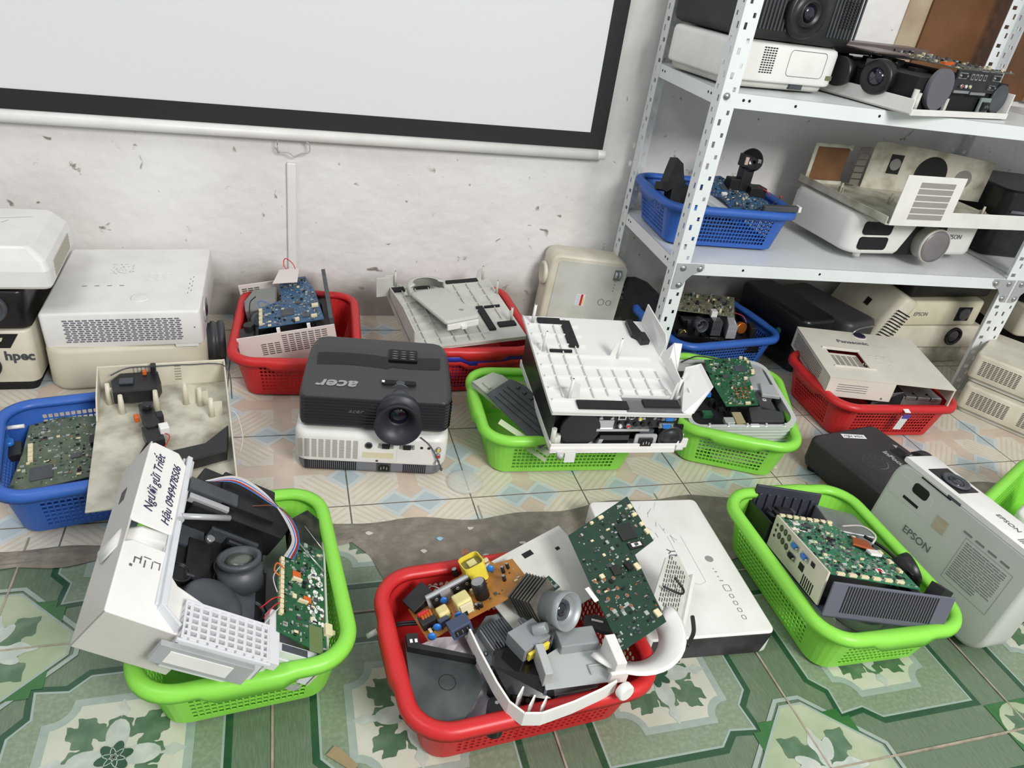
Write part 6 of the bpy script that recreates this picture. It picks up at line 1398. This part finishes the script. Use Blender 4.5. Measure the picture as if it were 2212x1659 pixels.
# ================================================================== basket on the lower shelf
Z = .377
t = frame('circuit_board', 'blue and white speckled circuit board in the blue basket on the shelf', 'circuit board', (1.150, 1.640, Z + .098), (1.270, 1.655, Z + .104), (1.125, 1.80, Z + .155))
b_ = board(t, [(0, 0), (.110, .0), (.118, .05), (.075, .10), (.030, .165), (-.030, .165), (-.02, .07)], base=PCBB, seed=121, n=420, name='board', tall=.004, big=[(.01, .115, .018, .022, .002)], conn=[(-.005, .085, .016, .008, .006, WHITE)])
for k in range(3): blk(.02 + k * .002, .10 + k * .018, .04 + k * .002, .108 + k * .018, .006, STEEL, 'socket', b_)
t = thing('spool_mechanism', 'black round wheel with a copper-coloured bracket standing up out of the shelf basket', 'wheel', (1.205, 1.745, Z + .195), (0, 0, 0))
m = MB(); m.lathe([(.004, -.012), (.027, -.012), (.030, -.008), (.030, .006), (.024, .010), (.006, .010)], (0, 0, .02), (-.15, -1, .45), 36); m.build('wheel', GLOSS, t)
m = MB(); m.box(-.036, -.02, .005, -.018, .006, .036); m.m = 1; m.box(-.034, -.024, .012, -.024, -.018, .032); m.m = 2; m.box(.0, -.03, .02, .01, -.022, .03); m.build('bracket', [BLACK, mat('pinkish_metal', (214, 190, 176), .3, metal=.4), STEEL], t, bevel=.001)
m = MB(); m.box(-.02, -.01, -.10, .012, .02, .0); m.box(.005, -.03, -.085, .055, .01, -.045); m.box(-.05, -.01, -.06, -.02, .02, -.03); m.build('black_mechanism', BLACK, t, bevel=.002)
wires(t, [(RED, .0014, [(.03, -.02, -.045), (.05, -.035, -.05), (.06, -.04, -.06)]), (BLACK, .001, [(.05, -.05, -.10), (.075, -.05, -.075), (.088, -.05, -.060)])])
m = MB(); m.lathe([(.001, 0), (.003, .002), (.003, .005), (.001, .006)], (.088, -.05, -.062), (0, 0, 1), 10); m.build('wire_tip', RED, t)
t = thing('projector_part', 'jagged black plastic piece sticking up at the left of the shelf basket', 'projector part', (1.035, 1.750, Z + .068), (0, 0, 20), tilt=(-14, -8))
m = MB(); pts = [(-.03, -.02), (.045, -.02), (.052, .04), (.012, .07), (.010, .12), (-.012, .14), (-.030, .115), (-.05, .085), (-.068, .088), (-.074, .07), (-.055, .06), (-.035, .065), (-.048, .02)]
n = len(pts); m.add([(x, -.006, z) for x, z in pts] + [(x, .02, z) for x, z in pts], [tuple(range(n)), tuple(range(2 * n - 1, n - 1, -1))] + [((i + 1) % n, i, n + i, n + (i + 1) % n) for i in range(n)]); m.build('plate', BLACK, t)
t = thing('projector_part', 'grey-white plastic bar with a black block slanting across the shelf basket', 'projector part', (1.085, 1.745, Z + .100), (0, 0, -52), tilt=(0, 14))
m = MB(); m.box(-.10, -.010, 0, .03, .010, .010); m.box(-.01, -.026, -.004, .085, .018, .020); m.m = 1; m.box(-.085, -.012, .008, -.06, .004, .022); m.build('bar', [mat('grey_bar_plastic', (186, 192, 194), .4), BLACK], t, bevel=.0015)
t = thing('projector_part', 'flat black casing lying low in the shelf basket beside the blue board', 'projector part', (1.105, 1.720, Z + .055), (0, 0, -8), tilt=(6, 4))
m = MB(); m.box(-.09, -.055, 0, .06, .07, .020); m.box(-.03, -.04, .02, .05, .06, .045); m.build('casing', BLACK, t, bevel=.003)
t = thing('short_tube', 'black tube with a white end resting on the front rim of the shelf basket', 'tube', (1.255, 1.628, Z + .118), (0, 0, -6), tilt=(0, -3))
m = MB(); m.prism(rrect(-.052, -.008, .048, .010, .007, 3), 0, .014); m.m = 1; m.box(.046, -.009, .0, .054, .010, .015); m.build('bar', [DGREY, WHITE], t, bevel=.001)

# ================================================================== upper shelf: open projector
t = thing('opened_projector', 'stripped projector with exposed sockets and a grey disc on the upper shelf', 'projector', (1.552, 1.690, .785), (0, 0, 15))
wv, dv = .42, .34
m = MB(); m.box(-wv / 2, -dv / 2, 0, wv / 2, dv / 2, .005); m.box(-wv / 2, -dv / 2 - .003, 0, wv / 2, -dv / 2 + .002, .014); m.box(-wv / 2, -dv / 2, 0, -wv / 2 + .004, dv / 2, .035); m.box(wv / 2 - .004, -dv / 2, 0, wv / 2, -dv / 2 + .03, .06); m.build('bottom_case', WHITE, t, bevel=.001)
for x, h in ((-.198, .055), (-.184, .048)):
    m = MB(); m.cyl((x, -dv / 2 + .012, 0), (x, -dv / 2 + .012, h), .0065, seg=12); m.build('screw_post', GREYW, t)
m = MB(); m.box(-.195, -.150, .005, .195, .15, .080); m.build('inner_block', DARK, t)
guts(t, (-.20, -.06, .07, .0, .15, .10), 131, 16)
m = MB(); m.cyl((-.118, -.152, .058), (-.118, -.166, .058), .046, seg=44); m.build('round_disc', mat('slate_grey_disc', (92, 92, 100), .5), t, bevel=.001)
m = MB(); m.cyl((.160, -.152, .045), (.160, -.160, .045), .034, seg=36); m.build('speaker', DGREY, t)
m = MB(); m.box(-.06, -.156, .056, .135, -.150, .104); m.m = 1; m.box(-.065, -.166, .054, .0, -.152, .060); m.box(.008, -.166, .052, .075, -.152, .058); m.build('socket_plate', [BLACK, STEEL], t)
vga(t, (-.038, -.158, .092), s=1.1); vga(t, (.112, -.158, .092), s=1.1); vga(t, (.105, -.158, .070), s=.9)
for x in (-.005, .012, .030, .050): 
    m = MB(); m.box(x, -.160, .084, x + .012, -.150, .098); m.m = 1; m.box(x + .003, -.1604, .087, x + .009, -.159, .095); m.build('socket', [STEEL, DARK], t)
for x, c in ((-.03, RED), (-.012, WHITE), (.006, YELLOW)): jack(t, (x, -.157, .069), (0, 0, 0), .005, STEEL, c, 'phono_socket', .005)
m = MB(); m.prism(rrect(.080, .006, .128, .046, .004, 3), 0, .004); m.v = [(v[0], -.160 + v[2], v[1]) for v in m.v]; m.build('inlet_frame', mat('grey_green_frame', (128, 140, 136), .4), t); inlet(t, (.104, -.164, .026))
m = MB(); m.box(-.075, -.164, .005, -.064, -.158, .040); m.build('metal_tab', GREYW, t)
b_ = board(t, [(-.06, -.15), (.20, -.15), (.20, .14), (-.04, .16)], base=mat('grey_green_board', (82, 84, 76), .5, dirt=.5, dcol=(120, 116, 104)), seed=141, n=300, tall=.008, conn=[(-.03, -.10, .03, .014, .006, ORANGE), (.02, -.08, .02, .012, .006, ORANGE)]); b_.location = (0, 0, .106)
m = MB(); m.box(-.20, .10, .09, .20, .165, .118); m.box(-.20, -.02, .108, -.05, .12, .112); m.build('metal_frame', mat('dull_mauve_metal', (112, 100, 98), .4, metal=.4), t, bevel=.001)
m = MB(); m.M = Matrix.Rotation(R(0), 4, 'Z'); m.lathe([(.040, 0), (.040, .02), (.036, .026), (.024, .022)], (-.205, -.06, .062), (-1, -.1, 0), 34); lo = m.build('lens_ring', BLACK, t); g = MB(); g.lathe([(.025, .02), (.012, .026), (.001, .027)], (-.205, -.06, .062), (-1, -.1, 0), 24); g.build('glass', GLASS, lo)
m = MB(); m.lathe([(.030, 0), (.034, .015), (.034, .03)], (-.205, .04, .055), (-1, 0, 0), 30); m.build('black_ring', BLACK, t)

# ================================================================== on the floor below the shelf
def leaner(name, label, M4, w, d, h, mt, r=.02, top=.008):
    t = D.objects.new(name, None); COL.objects.link(t); tag(t, label, 'projector'); t.matrix_world = M4
    m = MB(); body(m, -w / 2, -d / 2, w / 2, d / 2, 0, h, r, top, top, 6); m.build('casing', mt, t); return t
BK2 = mat('shaded_black_plastic', (18, 18, 21), .32)
def TM_(loc, rz, rx, ry=0): return Matrix.Translation(loc) @ Matrix.Rotation(R(rz), 4, 'Z') @ Matrix.Rotation(R(rx), 4, 'X') @ Matrix.Rotation(R(ry), 4, 'Y')
t = leaner('projector', 'large black projector on the floor under the shelf, beside the dark blue basket', TM_((1.500, 1.770, .004), 9, 0), .13, .30, .175, BK2, .025, .012)
m = MB(); m.cyl((-.0655, -.06, .10), (-.066, -.06, .10), .010, seg=18); m.build('round_sticker', mat('teal_sticker', (60, 120, 120), .6), t)
t = leaner('projector', 'second black projector with a bright curved edge strip, behind the white cover', TM_((1.650, 1.775, .004), 14, 0), .14, .30, .165, SATIN, .03, .014)
m = MB(); m.wire([(-.048, -.1505, .128), (-.040, -.1512, .142), (-.01, -.1512, .148), (.050, -.1512, .148)], .003, 5); m.build('chrome_strip', STEEL, t)
t = leaner('projector', 'white projector with slatted curved side leaning on its edge under the shelf', TM_((1.765, 1.790, .02), -8, 0, 22), .07, .30, .24, CREAM, .03, .012)
m = MB(); slots(m, (-.026, -.1502, .06), (1, 0, 0), (0, 0, 1), 1, 14, .052, .004, .08, .0100); m.build('vent_slots', DARK, t)
m = MB().at((-.0355, -.03, .16), (0, 0, 0)); m.box(-.0006, -.012, -.012, .001, .012, .012); m.build('square_hole', DARK, t)
t = leaner('projector', 'low beige box-shaped projector at the very bottom of the stack under the shelf', TM_((2.00, 1.79, .002), 2, 0), .34, .25, .062, DIRTY)
t = leaner('projector', 'cream projector with a round lens, second from the bottom under the shelf', TM_((2.015, 1.785, .064), -1, 0), .36, .26, .080, CREAM)
lens(t, (.065, -.131, .045), (0, 0, 0), .030, .006, [BLACK, GLASS], glass=.75)
t = leaner('projector', 'cream projector with a black square lens window on top of the stack under the shelf', TM_((1.985, 1.782, .146), 1, 0), .34, .26, .085, mat('ivory_plastic', (216, 210, 184), .45, dirt=.15), .025)
text('EPSON', .018, (-.085, -.1308, .042), (90, 0, 0), TEXTG, t, 'logo'); m = MB(); m.box(.060, -.1315, .018, .118, -.128, .066); lw = m.build('lens_window', DARK, t, bevel=.002)
L = MB(); L.lathe([(.022, 0), (.022, .002), (.017, .003), (.001, .001)], (.09, -.1315, .042), (0, -1, 0), 28); L.build('lens', GLASS, lw)
t = leaner('projector', 'black projector lying on top of the cream stack under the shelf', TM_((2.02, 1.81, .233), 3, 0), .34, .26, .09, BLACK)
t = leaner('projector', 'black projector standing in the shade behind the second shelf unit post', TM_((2.52, 1.72, .004), -5, 0), .34, .28, .12, BLACK)
t = leaner('projector', 'cream projector lying in the shade beyond the shelf post, on a black one', TM_((2.50, 1.72, .130), -8, 0), .40, .28, .10, CREAM)
m = MB(); m.cyl((-.05, -.1405, .05), (-.05, -.143, .05), .014, seg=20); m.build('lens', DARK, t)
t = leaner('projector', 'dark projector on top of the cream one beyond the shelf post', TM_((2.52, 1.75, .236), -8, 0), .42, .28, .12, BK2)
# two white projectors with slatted sides, right edge
def slat_proj(label, loc, rz):
    t = thing('projector', label, 'projector', loc, (0, 0, rz), group=None)
    m = MB(); body(m, -.15, -.12, .15, .12, .012, .088, .018, .006, .006, 5); m.build('casing', CREAM, t)
    m = MB(); body(m, -.142, -.112, .142, .112, 0, .014, .015, .001, .003, 4); m.build('base', GREYW, t)
    m = MB(); slots(m, (-.125, -.1203, .030), (1, 0, 0), (0, 0, 1), 9, 9, .0085, .0024, .0115, .0050); m.build('vent_slots', MATS['slot_brown_grey'], t); m = MB(); slots(m, (.010, -.1203, .030), (1, 0, 0), (0, 0, 1), 9, 9, .0085, .0024, .0115, .0050); m.build('vent_slots', MATS['slot_brown_grey'], t)
    return t
slat_proj('white projector with two slatted vents at the right edge, lower of a pair', (2.075, 1.335, .002), -58)
t = slat_proj('white projector with two slatted vents at the right edge, upper of a pair', (2.085, 1.355, .092), -58)
text('VT48', .020, (.0, .05, .0885), (0, 0, 60), TEXTG, t, 'lettering')

# ================================================================== far right basket and loose things
t = thing('projector_part', 'small white casing piece inside the green basket cut off by the right edge', 'projector part', (1.565, .825, .085), (0, 0, 25))
m = MB(); body(m, -.06, -.06, .10, .06, 0, .03, .02, .006, .002, 5); m.build('casing', WHITE, t)
m = MB(); m.cyl((-.035, -.03, .03), (-.035, -.03, .0306), .006, seg=16); m.build('screw_recess', TEXTG, t)
t = thing('clear_lens_cap', 'clear round plastic cap lying on the pale tiles in front of the white projector', 'plastic cap', (.365, 1.195, .003))
m = MB(); m.lathe([(.038, 0), (.038, .004), (.034, .008), (.020, .009), (.001, .009)], (0, 0, 0), (0, 0, 1), 36)
cm = mat('clear_plastic', (226, 226, 220), .12, alpha=.32); m.build('cap', cm, t)
rng = random.Random(77)
for k, (x, y, c) in enumerate(((.28, 1.03, 0), (.52, 1.02, 0), (.245, 1.00, 1), (.44, 1.00, 1), (.345, 1.052, 1), (.15, 1.06, 1), (.36, .975, 1))):
    m = MB(); n = 7; m.prism([(x + rng.uniform(.004, .009) * math.cos(R(51 * i)), y + rng.uniform(.003, .006) * math.sin(R(51 * i))) for i in range(n)], .0056, .0068)
    tag(m.build('debris_chip', mat('pale_blue_chip', (150, 186, 206), .5) if c == 0 else mat('white_chip', (200, 192, 184), .7)), 'small pale blue chip lying on the cement strip' if c == 0 else 'small white crumb of plaster lying on the cement strip', 'debris', 'blue chips on the cement' if c == 0 else 'plaster crumbs on the cement')
m = MB(); m.prism([(.046, .628), (.080, .598), (.088, .606), (.066, .634), (.058, .640)], .0032, .0042)
tag(m.build('cardboard_scrap', mat('torn_cardboard', (150, 132, 98), .9, dirt=.4, scale=60)), 'torn brown scrap of cardboard lying on the green tiles', 'cardboard scrap')
